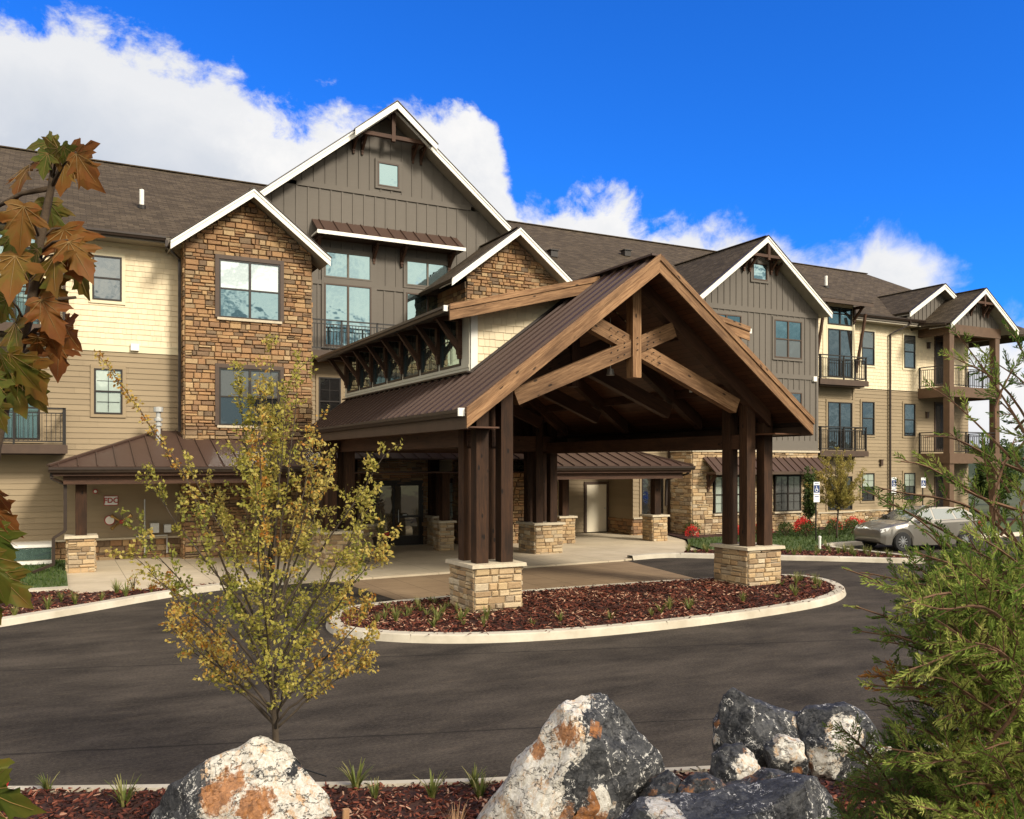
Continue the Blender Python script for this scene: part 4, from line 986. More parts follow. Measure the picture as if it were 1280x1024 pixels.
# left bed, kerb and small lawn
lk=[(-14,10.0),(-6,15.0),(-2.8,17.2),(-.91,18.47),(.43,19.40),(2.1,20.72),(3.15,21.33),(4.0,21.64),(5.2,21.70)]
lk=smooth(lk,2,False);kerb('roadside_kerb',lk,.30,.13,False)
lb=offset(lk,.29,False);lb=[p for p in lb if p[0]<3.9]+[(3.6,21.95),(2.1,21.74),(.43,21.79),(.25,22.5),(-14,22.5)]
sheet('mulch_bed',lb,.09,M_mulch)
sheet('retaining_strip',[(-14,22.35),(.25,22.35),(.25,22.75),(-14,22.75)],.15,M_kerb,depth=.2)
lawnL=[(-14,22.75),(.25,22.75),(.25,29.4),(-14,29.4)]
sheet('lawn',lawnL,.12,M_grass,depth=.1)
# right bed, lawn
rk=[(15.9,22.12),(17.25,22.30),(18.0,21.72),(19.47,20.40),(21.33,18.9),(22.6,17.6),(23.3,17.3),(23.8,18.0),(23.9,19.5),(23.85,21.2),(24.4,22.2),(26,22.35),(30,22.25),(45,21.8)]
rk=smooth(rk,2,False);kerb('roadside_kerb',rk,.28,.14,False)
rb=offset(rk,.27,False)
bed=[p for p in rb if p[0]>17.6]
# planting bed along the kerb nose and lawn behind
inner=[(18.6,22.9),(20.2,22.3),(21.6,21.3),(22.6,20.6),(23.2,21.6)]
nose=[p for p in bed if p[0]<24.2 and p[1]<22.2];nose=nose+[(23.7,22.0)]+inner[::-1]
sheet('mulch_bed',nose,.10,M_mulch)
sheet('lawn',[(19.4,22.95),(18.7,22.75),(20.2,22.2),(21.6,21.2),(22.6,20.5),(23.2,21.5),(24.3,22.5),(26,22.65),(30,22.55),(45,22.1),(45,27.2),(32.4,27.5),(23,26.6),(21.5,26.4),(20.1,24.6)],.112,M_grass)
sheet('mulch_bed',[(21.5,26.4),(23,26.6),(32.4,27.5),(45,27.2),(45,29.3),(22.6,29.4)],.10,M_mulch)
# front bed and kerb (nearest the camera), rising a little towards the rocks
fk=[(14,3.9),(8.6,5.75),(7.36,6.10),(5.6,6.44),(5.11,6.62),(3.45,7.19),(2.25,7.72),(.57,8.52),(-.44,9.01),(-4,10.7),(-14,15.4)]
kerb('front_kerb',fk,.13,.13,False,lowface=.02)
fi=offset(fk,.12,False);mb=MB();dirs=Vector((-.42,-.9))
rows=[fi]
for k,d in enumerate((.4,.9,1.6,2.6,4,7)):
    rows.append([(x+dirs.x*d,y+dirs.y*d) for x,y in fi])
hz=[.10,.12,.15,.26,.42,.55,.6]
for k in range(len(rows)-1):
    for i in range(len(fi)-1):
        mb.poly([(*rows[k][i],hz[k]),(*rows[k][i+1],hz[k]),(*rows[k+1][i+1],hz[k+1]),(*rows[k+1][i],hz[k+1])])
tag(mb.build('mulch_bed',M_mulch,smooth=True),kind='structure')
def bedz(x,y):
    best=9
    for (ax,ay),(bx,by) in zip(fi,fi[1:]):
        # distance past the kerb along dirs
        den=(bx-ax)*dirs.y-(by-ay)*dirs.x
        if abs(den)<1e-6: continue
        t=((x-ax)*dirs.y-(y-ay)*dirs.x)/den
        if -.001<=t<=1.001:
            px,py=ax+(bx-ax)*t,ay+(by-ay)*t;best=(x-px)*dirs.x+(y-py)*dirs.y
    if best<0: return None
    ds=[0,.4,.9,1.6,2.6,4,7]
    for k in range(6):
        if best<=ds[k+1]: f=(best-ds[k])/(ds[k+1]-ds[k]);return hz[k]+(hz[k+1]-hz[k])*f
    return .6
# far land: hills beyond the right end
mb=MB();N=48
for i in range(N):
    pass
pr=None
for i in range(N+1):
    a=rad(-70+200*i/N);r0,r1=230,300;h=9+6*noise.noise(Vector((i*.35,0,0)))+2*noise.noise(Vector((i*1.7,3,0)))
    cur=[(math.sin(a)*r0,math.cos(a)*r0,-.1),(math.sin(a)*(r0+25),math.cos(a)*(r0+25),h),(math.sin(a)*r1,math.cos(a)*r1,h*.9-.1)]
    if pr:
        mb.poly([pr[0],cur[0],cur[1],pr[1]]);mb.poly([pr[1],cur[1],cur[2],pr[2]])
    pr=cur
tag(mb.build('hills',M_hill,smooth=True),kind='structure')
# bark chips
def inpoly(x,y,P):
    c=False;n=len(P)
    for i in range(n):
        (x1,y1),(x2,y2)=P[i],P[i-1]
        if (y1>y)!=(y2>y) and x<(x2-x1)*(y-y1)/(y2-y1)+x1:c=not c
    return c
def chips(name,gen,n,l0,l1,seed,kind='stuff'):
    r=random.Random(seed);mb=MB();k=0
    while k<n:
        p=gen(r)
        if p is None: continue
        x,y,z=p;k+=1;L=r.uniform(l0,l1);W=L*r.uniform(.16,.4);a=r.uniform(0,6.3);b=r.uniform(-.5,.5);c=r.uniform(-.6,.6)
        d=Vector((math.cos(a)*math.cos(b),math.sin(a)*math.cos(b),math.sin(b)));s=Vector((-math.sin(a)*math.cos(c),math.cos(a)*math.cos(c),math.sin(c)));n_=d.cross(s)
        o=Vector((x,y,z+r.uniform(.0,.035)));t=min(1,max(0,r.random()**1.3*(.62+1.1*(.5+noise.noise(Vector((x*.9,y*.9,seed))))))) ;h=n_*(.004+.004*r.random())
        q=[o-d*L/2-s*W*.3,o-d*L*.1-s*W/2,o+d*L/2-s*W*.2,o+d*L*.42+s*W*.35,o-d*L*.3+s*W/2]
        mb.poly([p_+h for p_ in q],0,t)
        mb.poly([q[0]+h,q[1]+h,q[1]-h,q[0]-h],0,t*.6);mb.poly([q[1]+h,q[2]+h,q[2]-h,q[1]-h],0,t*.6)
    o=mb.build(name,M_chip,uv=False);tag(o,kind=kind);return o
icx=sum(p[0] for p in ib)/len(ib);icy=sum(p[1] for p in ib)/len(ib)
def islz(x,y):
    # approximate mound height
    f=max(abs(x-icx)/6.4,abs(y-icy)/2.3);return .10+.07*(1-min(1,f)**2)
def gi(r):
    x,y=r.uniform(4.3,17.2),r.uniform(12.6,17.4)
    if not inpoly(x,y,ib): return None
    return x,y,islz(x,y)
c1=chips('bark_mulch',gi,15000,.05,.12,5);tag(c1,'red brown bark chips covering the kerbed island bed','mulch')
def gk(r):
    i=r.randrange(len(isl));a=isl[i];b=offset(isl,.13)[i];return (b[0]+r.uniform(-.12,.10),b[1]+r.uniform(-.12,.1),.138) if r.random()<.75 else None
ck_=chips('bark_mulch',gk,170,.03,.08,15);tag(ck_,'stray bark chips lying on top of the island kerb','mulch')
def gf(r):
    x=r.uniform(-1.5,6.5);y=r.uniform(4.5,9.6);z=bedz(x,y)
    return None if z is None else (x,y,z)
c2=chips('bark_mulch',gf,16000,.025,.075,6);tag(c2,'dark bark chips in the bed among the foreground boulders','mulch')
def gl(r):
    x,y=r.uniform(-3,4),r.uniform(16.5,22.4)
    return (x,y,.09) if inpoly(x,y,lb) else None
c3=chips('bark_mulch',gl,3500,.05,.12,7);tag(c3,'dark bark chips in the narrow bed before the left lawn','mulch')
def gr(r):
    x,y=r.uniform(17,26),r.uniform(16.5,25)
    return (x,y,.10) if inpoly(x,y,nose) else None
c4=chips('bark_mulch',gr,3500,.06,.14,8);tag(c4,'bark chips in the roadside bed beside the parked car','mulch')
# lawn blades
mb=MB();r=random.Random(9)
for (x0,x1,y0,y1,n,z,P) in ((19,32,20.4,27.4,9000,.112,None),(-2.5,.2,22.8,29,2500,.12,None)):
    for _ in range(n):
        x,y=r.uniform(x0,x1),r.uniform(y0,y1)
        if x>18 and not inpoly(x,y,[(19.4,22.95),(20.2,22.3),(21.6,21.2),(22.6,20.5),(23.2,21.6),(24.3,22.6),(26,22.75),(30,22.65),(33,22.6),(33,27.4),(23,26.5),(21.5,26.3),(20.1,24.6)]): continue
        a=r.uniform(0,6.3);h=r.uniform(.05,.11);w_=.018;l=r.uniform(-.05,.05)
        mb.poly([(x-w_*math.cos(a),y-w_*math.sin(a),z),(x+w_*math.cos(a),y+w_*math.sin(a),z),(x+l,y+l*.7,z+h)],0,r.random())
tag(mb.build('grass_blades',M_green,uv=False),'short green lawn grass','grass',kind='stuff')

# ------------------------------------------------------------------ plants
def leaf_quad(mb,p,d,n,L,W,t,m=0):
    d=d.normalized();s=d.cross(n)
    if s.length<1e-3: s=d.cross(Vector((1,0,0)))
    s.normalize();u=s.cross(d)
    mb.poly([p,p+d*L*.45-s*W*.5+u*L*.06,p+d*L,p+d*L*.45+s*W*.5+u*L*.06],m,t)
def rv(r): return Vector((r.gauss(0,1),r.gauss(0,1),r.gauss(0,1))).normalized()
def young_tree(name,loc,label,group,stems,H,split,leafn,ll,lw,lm,bm,seed,env,tr=.035,leafstart=.25,extra=(),tbias=0.0,tw=(1,3),hspan=1.5,clus=.03):
    r=random.Random(seed);T=thing(name,loc,label,'tree',group);L0=Vector(loc)
    tr_=MB();lf=MB()
    LP=[Vector((.05*math.sin(z*1.9+seed)*min(1,z),.05*math.sin(z*1.3+2*seed)*min(1,z),z)) for z in [H*.96*k/14 for k in range(15)]]
    tr_.tube([L0+q for q in LP],[tr*(1.15-.98*k/14) for k in range(15)],8)
    lead=lambda z:(lambda k:LP[k].lerp(LP[min(k+1,14)],z/(H*.96)*14-k))(min(13,int(z/(H*.96)*14)))
    ends=[]
    for k in range(stems):
        a=k*2.399+r.uniform(-.3,.3);f=(k+.5)/stems
        ends.append((env(r,a,f),f))
    ends+=[(Vector(e),min(1,max(0,(Vector(e).z-1.3)/2.4))) for e in extra]
    def twig_(p,d,tl,hue,w_):
        tp=[p,p+d*tl*.5+rv(r)*.02,p+d*tl+Vector((0,0,.03))]
        tr_.tube(tp,[w_,w_*.7,w_*.4],3,cap=False)
        for q in range(leafn):
            f=.15+.85*r.random()**.8;bp=tp[0].lerp(tp[2],f)+rv(r)*clus
            leaf_quad(lf,bp,rv(r)+d*.6-Vector((0,0,.25)),rv(r)+Vector((0,0,.6)),ll*r.uniform(.7,1.3),lw*r.uniform(.7,1.3),min(1,max(0,hue+r.gauss(0,.13))))
    for e,f_ in ends:
        hz=split*(.8+.25*r.random())+ (hspan*f_**1.3)*r.uniform(.55,1.0)
        s=lead(hz);h=e-s
        mid1=s+h*.30+Vector((-h.x*.02,-h.y*.02,.05*h.length));mid2=s+h*.68+Vector((h.x*.05,h.y*.05,-.02*h.length))+rv(r)*.05
        pts=[s,mid1,mid2,e];P=[]
        for i in range(13):
            t=i/12;q=((1-t)**3)*pts[0]+3*((1-t)**2)*t*pts[1]+3*(1-t)*t*t*pts[2]+(t**3)*pts[3];P.append(L0+q+rv(r)*.010*(0<i))
        w0=tr*(.22+.20*min(1.4,h.length));tr_.tube(P,[w0*(1-.88*i/12) for i in range(13)],5)
        hue=min(1,max(0,r.gauss(.34,.17)+tbias))
        for i in range(2,13):
            if i/12<leafstart: continue
            for _ in range(r.randint(*tw)):
                d=(P[i]-P[i-1]).normalized()*r.uniform(.5,1.1)+rv(r)*.8+Vector((0,0,.2));d.normalize()
                tl=r.uniform(.08,.36)*(1.15-.5*i/12)*H/3.8
                twig_(P[i],d,tl,hue+.12*(i/12-.6),tr*.085)
                if r.random()<.5: twig_(P[i]+d*tl*.6,(d+rv(r)*.8).normalized(),tl*.55,hue+.1,tr*.06)
    tr_.build('trunk',bm,T,smooth=True);lf.build('crown',lm,T,uv=False);return T
def env_a(r,a,f):
    # vase outline about 2.4 m wide, 3.7 m tall
    z=1.05+2.70*f**.9; rad_=1.18*math.sin(min(1,(z-.45)/2.85)*math.pi*.93)**.75*r.uniform(.72,1.05)
    if z>3.3: rad_*=.55
    return Vector((math.cos(a)*rad_,math.sin(a)*rad_,z))
cr_=Vector((math.cos(YAW),-math.sin(YAW),0))
T1=young_tree('young_elm_tree',(1.70,7.70,.13),'young multi-stemmed tree with small yellow-green and orange leaves behind a boulder',None,27,3.75,.60,17,.036,.024,M_young,M_bark,21,env_a,.029,.3,
  [cr_*.92+Vector((.1,.2,2.95)),cr_*.75+Vector((0,-.1,2.5)),-cr_*1.25+Vector((0,.1,2.35)),-cr_*1.1+Vector((0,0,2.75)),-cr_*.9+Vector((0,.2,1.75)),cr_*.8+Vector((0,0,1.35)),-cr_*.85+Vector((0,0,1.5)),-cr_*.05+Vector((0,0,3.85)),-cr_*.3+Vector((0,.1,3.6))])
# one long arching shoot to the upper left
mb=MB();lf=MB();r=random.Random(3)
P=[Vector((1.70,7.70,1.1)),Vector((1.70,7.70,1.9))-cr_*.35,Vector((1.70,7.70,2.9))-cr_*.8,Vector((1.70,7.70,3.5))-cr_*1.2,Vector((1.70,7.70,3.95))-cr_*1.55]
Q=[]
for i in range(len(P)-1):
    for k in range(6): Q.append(P[i].lerp(P[i+1],k/6)+rv(r)*.008)
Q.append(P[-1]);mb.tube(Q,[.012*(1-.8*i/len(Q)) for i in range(len(Q))],5);mb.build('shoot',M_bark2,T1)
for i in range(9,len(Q)):
    for _ in range(26): leaf_quad(lf,Q[i]+rv(r)*.035,rv(r),rv(r),.036,.022,min(1,max(0,r.gauss(.72,.15))))
lf.build('shoot_leaves',M_young,T1,uv=False)
mb=MB();b=Vector((1.70,7.70,.45))
for a in (.4,2.5,4.6): mb.tube([b+Vector((0,0,0)),b+Vector((math.cos(a)*.14,math.sin(a)*.14,-.12)),Vector((1.70+math.cos(a)*.55,7.70+math.sin(a)*.45,.12))],.007,4)
mb.tube([b+Vector((math.cos(q)*.05,math.sin(q)*.05,0)) for q in [k*.7 for k in range(10)]],.008,4);mb.build('tree_strap',M_strap,T1)
def env_b(r,a,f):
    z=1.4+1.9*f;rad_=1.0*math.sin(min(1,(z-.6)/3.0)*math.pi*.9)**.8*r.uniform(.5,1.05);return Vector((math.cos(a)*rad_,math.sin(a)*rad_,z))
young_tree('young_honey_tree',(26.9,24.0,.11),'small vase-shaped tree with fine golden leaves on the lawn beside the parking sign',None,30,3.5,1.1,11,.075,.034,M_rleaf,M_bark,5,env_b,.035,.15,hspan=.9)
def env_c(r,a,f):
    z=.8+1.9*f;rad_=.32*math.sin(min(1,(z-.2)/2.7)*math.pi)**.6*r.uniform(.5,1.0);return Vector((math.cos(a)*rad_,math.sin(a)*rad_,z))
young_tree('columnar_tree',(28.3,26.7,.11),'slim upright young green tree against the stone bay window',None,20,2.7,.5,7,.08,.045,M_green,M_bark,6,env_c,.03,.1,hspan=1.3)
# --- foreground maple branches
def maple_leaf(mb,vm,base,d,n,size,t,r):
    d=d.normalized();s=d.cross(n).normalized();n=s.cross(d).normalized()
    half=[(0,0),(.10,-.07),(.22,-.05),(.33,.05),(.25,.12),(.30,.20),(.43,.26),(.52,.42),(.40,.40),(.33,.44),(.24,.40),(.19,.44),(.22,.56),(.30,.66),(.20,.68),(.17,.80),(.10,.86),(0,1.06)]
    out=half+[(-x,y) for x,y in half[-2:0:-1]]
    fold=r.uniform(.02,.22);droop=r.uniform(.05,.26);wob=[r.uniform(-.035,.035) for _ in out];tw=r.uniform(-.2,.2)
    def P(x,y,wb=0):
        h=abs(x)*fold-droop*(y*y+.6*x*x)+wb+tw*x*y
        return base+(s*x+d*y+n*h)*size
    c=[(0,.02),(0,.28),(0,.55),(0,.8)]
    ring=[P(x*r.uniform(.95,1.05),y*r.uniform(.96,1.04),w_) for (x,y),w_ in zip(out,wob)]
    # inner ring for curvature
    inn=[P(x*.5,.28+(y-.28)*.5,w_*.3) for (x,y),w_ in zip(out,wob)];ctr=P(0,.28)
    N=len(out)
    for i in range(N):
        j=(i+1)%N;tt=t+(.12 if abs(out[i][0])>.3 or out[i][1]>.7 else 0)
        mb.poly([ring[i],ring[j],inn[j],inn[i]],0,tt);mb.poly([inn[i],inn[j],ctr],0,t)
    e=n*.004*size*3
    for x,y in ((0,.98),(.52,.36),(-.52,.36),(.30,.62),(-.30,.62),(.36,.06),(-.36,.06)):
        vm.tube([P(0,.05)+e,P(x*.55,.05+(y-.05)*.55)+e,P(x*.92,.05+(y-.05)*.92)+e],[.010*size,.007*size,.003*size],3,cap=False)
MT=thing('maple_sapling',(-.25,2.15,0),'maple sapling with large drooping red-brown and green lobed leaves at the left edge','tree')
mt=MB();ml=MB();mv=MB();r=random.Random(14)
fw=Vector((math.sin(YAW),math.cos(YAW),0));cp=Vector((0,0,3.0))
def at(x,y,dp): return cp+fw*dp+cr_*((x-640)/1084*dp)+Vector((0,0,(580-y)/1084*dp))
lead=[Vector((-.25,2.15,-.05)),Vector((-.24,2.17,1.0)),Vector((-.19,2.2,2.2)),at(-6,560,2.0),at(12,480,2.0),at(38,390,2.0),at(50,300,2.0),at(64,235,2.0),at(70,185,2.02)]
mt.tube(lead,[.018,.017,.014,.0125,.0115,.011,.010,.008,.006],8)
def twig(a,b,k=.005):
    a,b=Vector(a),Vector(b);m=a.lerp(b,.5)+Vector((0,0,.012));mt.tube([a,m,b],[k,k*.8,k*.6],5)
# leaves: pixel of petiole end, pixel of leaf tip, size in px along the leaf, depth, hue
LV=[((75,185),(30,215),2.0,.35),((70,178),(8,178),2.02,.25),((95,190),(128,250),1.97,.75),((85,190),(145,262),2.03,.8),((30,255),(20,350),1.95,.62),((45,268),(-20,310),2.05,.55),
((78,182),(110,228),1.98,.15),((40,205),(-10,250),2.0,.7),((95,325),(112,398),2.05,.4),((20,318),(4,405),1.92,.62),((20,402),(22,470),1.95,.45),((-20,615),(6,700),1.9,.75),((88,300),(112,350),2.06,.55),((60,190),(48,240),1.95,.1),((82,200),(70,262),2.04,.6),((36,330),(46,395),2.05,.8),((75,430),(66,490),2.02,.85),((12,470),(38,548),1.98,.25),((60,250),(78,330),2.03,.35),((80,285),(100,372),1.98,.75),((85,300),(128,372),2.0,.72),((70,318),(60,390),1.93,.45),((48,310),(20,372),1.97,.2),((15,290),(10,352),1.95,.25),
((58,352),(95,395),2.0,.55),((50,372),(92,455),1.97,.82),((45,352),(70,420),2.02,.88),((10,372),(-12,420),1.96,.3),((48,420),(42,462),2.0,.85),((60,410),(80,468),2.0,.9),((80,405),(98,452),2.0,.92),
((10,440),(62,515),1.94,.4),((0,438),(14,530),1.92,.2),((30,450),(58,525),1.97,.5),((-10,470),(-4,545),1.92,.15),((22,455),(68,548),2.02,.3),((-8,500),(10,560),1.98,.3),
((-15,600),(28,668),1.95,.95),((-12,630),(38,690),1.96,.88),((-18,690),(14,790),1.92,.25),((-12,660),(30,745),1.97,.15),((-5,715),(62,785),1.93,.3),((-20,745),(10,800),1.95,.35),
((-25,985),(72,1040),1.5,.15),((-30,1005),(40,1090),1.5,.1),((-25,950),(20,1030),1.55,.25)]
for (bx,by),(tx,ty),dp,h in LV:
    b=at(bx,by,dp+r.uniform(-.07,.07));t_=at(tx,ty,dp+r.uniform(-.09,.03));d=t_-b
    nrm=(-fw*r.uniform(.7,1)+cr_*r.uniform(-.6,.6)+Vector((0,0,r.uniform(-.1,.5))))
    maple_leaf(ml,mv,b,d,nrm,d.length*(.66 if by<950 else .66),h*.85,r)
    # petiole back to the leader
    best=min((p for i in range(3,len(lead)-1) for p in [lead[i].lerp(lead[i+1],q/5) for q in range(6)]),key=lambda p:(p-b-Vector((0,0,-.05))).length)
    if by>560: best=at(-40,by-40,dp)
    twig(best,b,.0035)
twig(lead[5],at(95,372,2.0),.006);twig(lead[7],at(92,190,2.0),.006);twig(lead[4],at(60,420,2.0),.005);twig(lead[7],at(-10,262,2.0),.007);twig(at(-60,560,2.0),at(-5,715,1.95),.007);twig(at(-60,560,2.0),at(-15,600,1.95),.007);twig((-.25,2.15,.9),at(-28,960,1.5),.006)
mt.build('trunk',M_bark2,MT,smooth=True)
for f_,t_,m_ in zip(mv.f,mv.t,mv.m): ml.f.append(tuple(i+len(ml.v) for i in f_));ml.t.append(t_);ml.m.append(1);ml.uv.append(None)
ml.v+=mv.v
fo=ml.build('foliage',[M_maple,M_vein],MT,uv=False)
bm=bmesh.new();bm.from_mesh(fo.data);bmesh.ops.remove_doubles(bm,verts=bm.verts,dist=.00002)
for f_ in bm.faces: f_.smooth=True
bm.to_mesh(fo.data);bm.free()
# --- foreground evergreen on the right
def evergreen(name,loc,label,branches,lm,seed,dens=1.0,sp=.11,base=None):
    r=random.Random(seed);T=thing(name,loc,label,'shrub');tb=MB();fo=MB()
    for bb in branches:
        p0,p1,sag,hue=bb[:4];bd=bb[4] if len(bb)>4 else 1.0
        p0=Vector(p0);p1=Vector(p1);L=(p1-p0).length;n=max(6,int(L/.035));P=[]
        wob=rv(r)*.05
        for i in range(n+1):
            t=i/n;P.append(p0.lerp(p1,t)+Vector((0,0,sag*L*(4*t*(1-t))*.5))+wob*math.sin(t*5)*L)
        tb.tube(P[::2] if len(P)%2 else P[::2]+[P[-1]],[.009*(1-.8*i/(n/2+1)) *(.6+L*.5) for i in range(len(P[::2] if len(P)%2 else P[::2]+[P[-1]]))],4,cap=False)
        side=rv(r)
        for i in range(int(n*.22),n+1):
            if r.random()>.93*dens*bd: continue
            d0=(P[i]-P[i-1]).normalized();sd=d0.cross(side).normalized()*(1 if i%2 else -1)
            d=(d0*.75+sd*.7+rv(r)*.28+Vector((0,0,.22))).normalized();tl=sp*r.uniform(.6,1.45)*(1.25-.7*i/n)*(.55+.45*bd)
            if i==n:d=d0
            q0=P[i];q1=q0+d*tl;hh=min(.90,hue+r.gauss(0,.16)) if hue<.95 else hue
            m=max(5,int(tl/.0088));sv_=d.cross(rv(r)).normalized()
            tb.tube([q0,q0.lerp(q1,.6),q1],[.0028,.0018,.001],3,cap=False)
            for k in range(1,m+1):
                f=k/m;bp=q0.lerp(q1,f)
                for sg in (-1,1):
                    dd=(d*.9+sv_*sg*.75+rv(r)*.35).normalized();l=r.uniform(.018,.040)*(1.2-.5*f)
                    leaf_quad(fo,bp,dd,rv(r),l,.0066,(lambda q:q if hue>.95 else min(.93,q))(min(1,max(0,hh+r.gauss(0,.06)))))
                    if r.random()<.6: leaf_quad(fo,bp+dd*l*.5,(dd+d*.9+rv(r)*.3),rv(r),l*.7,.0058,(lambda q:q if hue>.95 else min(.93,q))(min(1,max(0,hh+.08+r.gauss(0,.06)))))
            leaf_quad(fo,q1,d,rv(r),.022,.005,min(1,hh+.1) if hue>.95 else min(.93,max(0,hh+.12)))
    tb.build('branches',M_cbark,T);fo.build('foliage',lm,T,uv=False);return T
r=random.Random(31);br=[]
def E_(x,y,d): return tuple(at(x,y,d))
# long outer sprays traced by where they end, rooted on the central stems
stem=lambda y,d=3.6:(1262+r.uniform(-25,45),y,d)
outer=[((1200,800),(1062,752)),((1190,760),(1062,715)),((1215,840),(1075,780)),((1210,760),(1085,718)),((1235,730),(1120,640)),((1240,700),(1092,615)),((1240,650),(1100,600)),((1240,600),(1120,585)),((1250,560),(1175,495)),((1262,520),(1192,440)),((1262,540),(1205,430)),((1255,600),(1190,540)),((1268,500),(1240,440)),((1270,560),(1150,555)),((1278,480),(1262,420)),((1290,520),(1280,430)),
((1205,905),(1095,905)),((1190,870),(1108,885)),((1225,870),(1130,830)),((1240,800),(1140,760)),((1250,770),(1160,700)),((1235,645),(1165,570))]
for (ax,ay),(bx,by) in outer:
    d=r.uniform(3.3,3.8);br.append((E_(ax+40,ay+40,d+.15),E_(bx,by,d),r.uniform(.05,.22),r.uniform(.3,.62),.55))
for k in range(230):
    y0=r.uniform(755,1140);x0=r.uniform(1222,1340);d=r.uniform(2.95,4.1)
    a=r.uniform(.1,1.0);L=r.uniform(60,150)
    sx=-1 if r.random()<.68 else 1
    br.append((E_(x0,y0,d+.1),E_(x0+sx*L*math.cos(a),y0-L*math.sin(a),d-r.uniform(-.15,.25)),r.uniform(.0,.2),min(.9,max(.1,.52+(r.gauss(0,.17))+ (.12 if d<3.5 else -.15)))))
for k in range(75):
    y0=r.uniform(745,900);x0=r.uniform(1185,1300);d=r.uniform(3.2,3.9);L=r.uniform(60,115);a=r.uniform(.3,1.2);sx=-1 if r.random()<.7 else 1
    br.append((E_(x0,y0,d),E_(x0+sx*L*math.cos(a),y0-L*math.sin(a),d-r.uniform(-.1,.2)),.1,r.uniform(.3,.65),.8))
for k in range(26):
    y0=r.uniform(520,760);x0=r.uniform(1240,1330);d=r.uniform(3.3,4.0);L=r.uniform(40,95);a=r.uniform(.5,1.4);sx=-1 if r.random()<.6 else 1
    br.append((E_(x0,y0,d),E_(x0+sx*L*math.cos(a),y0-L*math.sin(a),d-r.uniform(-.1,.2)),.1,r.uniform(.3,.6),.5))
for (ax,ay),(bx,by) in (((1185,872),(1100,848)),((1190,880),(1112,866)),((1240,920),(1190,935)),((1230,930),(1245,985)),((1260,915),(1275,960)),((1215,990),(1240,1030))):
    br.append((E_(ax,ay,3.45),E_(bx,by,3.4),.06,.98))
root=at(1290,1010,3.7);root.z=.5
for k in range(6):
    e=E_(1235+k*14,r.uniform(600,760),3.55+.07*k);br.append((tuple(root+Vector((r.uniform(-.15,.15),r.uniform(-.15,.15),0))),e,.05,.45,.6))
evergreen('evergreen_shrub',tuple(root-Vector((0,0,.1))),'tall feathery evergreen shrub with some rust-brown sprigs at the right edge',br,M_cedar,8,1.0,.12)
br=[]
for k in range(125):
    x0=r.uniform(1115,1290);y0=r.uniform(985,1110);d=r.uniform(3.9,5.0);a=r.uniform(.15,1.2);L=r.uniform(40,105);sx=-1 if r.random()<.65 else 1
    if k<4: x0=r.uniform(1070,1110);y0=r.uniform(1020,1060);L=45
    br.append((E_(x0,y0,d+.1),E_(x0+sx*L*math.cos(a),y0-L*math.sin(a),d-.1),.1,.98 if k in(20,47,71,90) else r.uniform(.2,.75)))
rt=at(1190,1060,4.4);rt.z=.5
evergreen('spreading_juniper',tuple(rt),'low dark spreading juniper at the foot of the taller evergreen',br,M_jun,9,1.0,.13)
# --- strappy clumps
def clump(name,mat,seed,n,h,label,cat,group,w_=.012,spread=.6):
    r=random.Random(seed);t=thing(name,(0,0,0),label,cat,group);m=MB()
    for k in range(n):
        a=r.uniform(0,6.3);L=h*r.uniform(.6,1.15);o=r.uniform(.15,spread);c=Vector((math.cos(a),math.sin(a),0));s=Vector((-math.sin(a),math.cos(a),0));ww=w_*r.uniform(.7,1.2);P=[]
        for i in range(5):
            f=i/4;P.append(c*(.02+o*L*f**1.5)+Vector((0,0,L*(f-.42*o*f*f*1.3))))
        tt=r.random()
        for i in range(4):
            w0=ww*(1-.85*(i/4));w1=ww*(1-.85*((i+1)/4))
            m.poly([P[i]-s*w0,P[i]+s*w0,P[i+1]+s*w1,P[i+1]-s*w1],0,min(1,tt*.8+.15*i/4))
    m.build('leaves',mat,t,uv=False);return t
def scatter(proto,pts,smin,smax,seed,label=None):
    r=random.Random(seed)
    for i,(x,y,z) in enumerate(pts):
        sc=r.uniform(smin,smax)
        if i==0: proto.location=(x,y,z);proto.scale=(sc,)*3
        else: dup(proto,(x,y,z),r.uniform(0,6.3),sc,label)
r=random.Random(77)
# island plants: along the kerb and thick at both ends
ip=[]
while len(ip)<52:
    x=r.uniform(4.7,17);y=r.uniform(12.8,17.2)
    if not inpoly(x,y,offset(isl,.5)): continue
    end=x<7.0 or x>15.0; front=y<13.9-.0+max(0,(x-13)*.3)
    if 7.0<x<8.3 and y>14.9 or 14.1<x<15.4 and y>15.1: continue
    if not (end or (front and r.random()<.35)): continue
    if any((x-a)**2+(y-b)**2<.09 for a,b,_ in ip): continue
    ip.append((x,y,islz(x,y)-.01))
pr=clump('strappy_clump',M_lily,2,46,.36,'strappy green clump planted in the kerbed island mulch bed','plant','clumps in the island bed');scatter(pr,ip[::2],.45,1.0,1)
pr=clump('strappy_clump',M_lily,31,26,.30,'strappy green clump planted in the kerbed island mulch bed','plant','clumps in the island bed',.010,.95);scatter(pr,ip[1::2],.5,1.15,11)
fp=[]
for px,py in ((90,988),(155,1010),(400,985),(445,988),(468,1000),(540,1000),(592,985),(600,1000),(60,992),(380,975),(515,975),(845,955)):
    a=(px-640)/1084;dd=None
    for k in range(60):
        dp=5.5+k*.06;p=at(px,py,dp);z=bedz(p.x,p.y)
        if z is not None and p.z<=z: dd=p;break
    if dd is not None: fp.append((dd.x,dd.y,bedz(dd.x,dd.y)-.01))
pr=clump('strappy_clump',M_lily,4,40,.26,'strappy green clump in the dark bark bed between the foreground boulders','plant','clumps in the foreground bed',.011);scatter(pr,fp,.7,1.1,2)
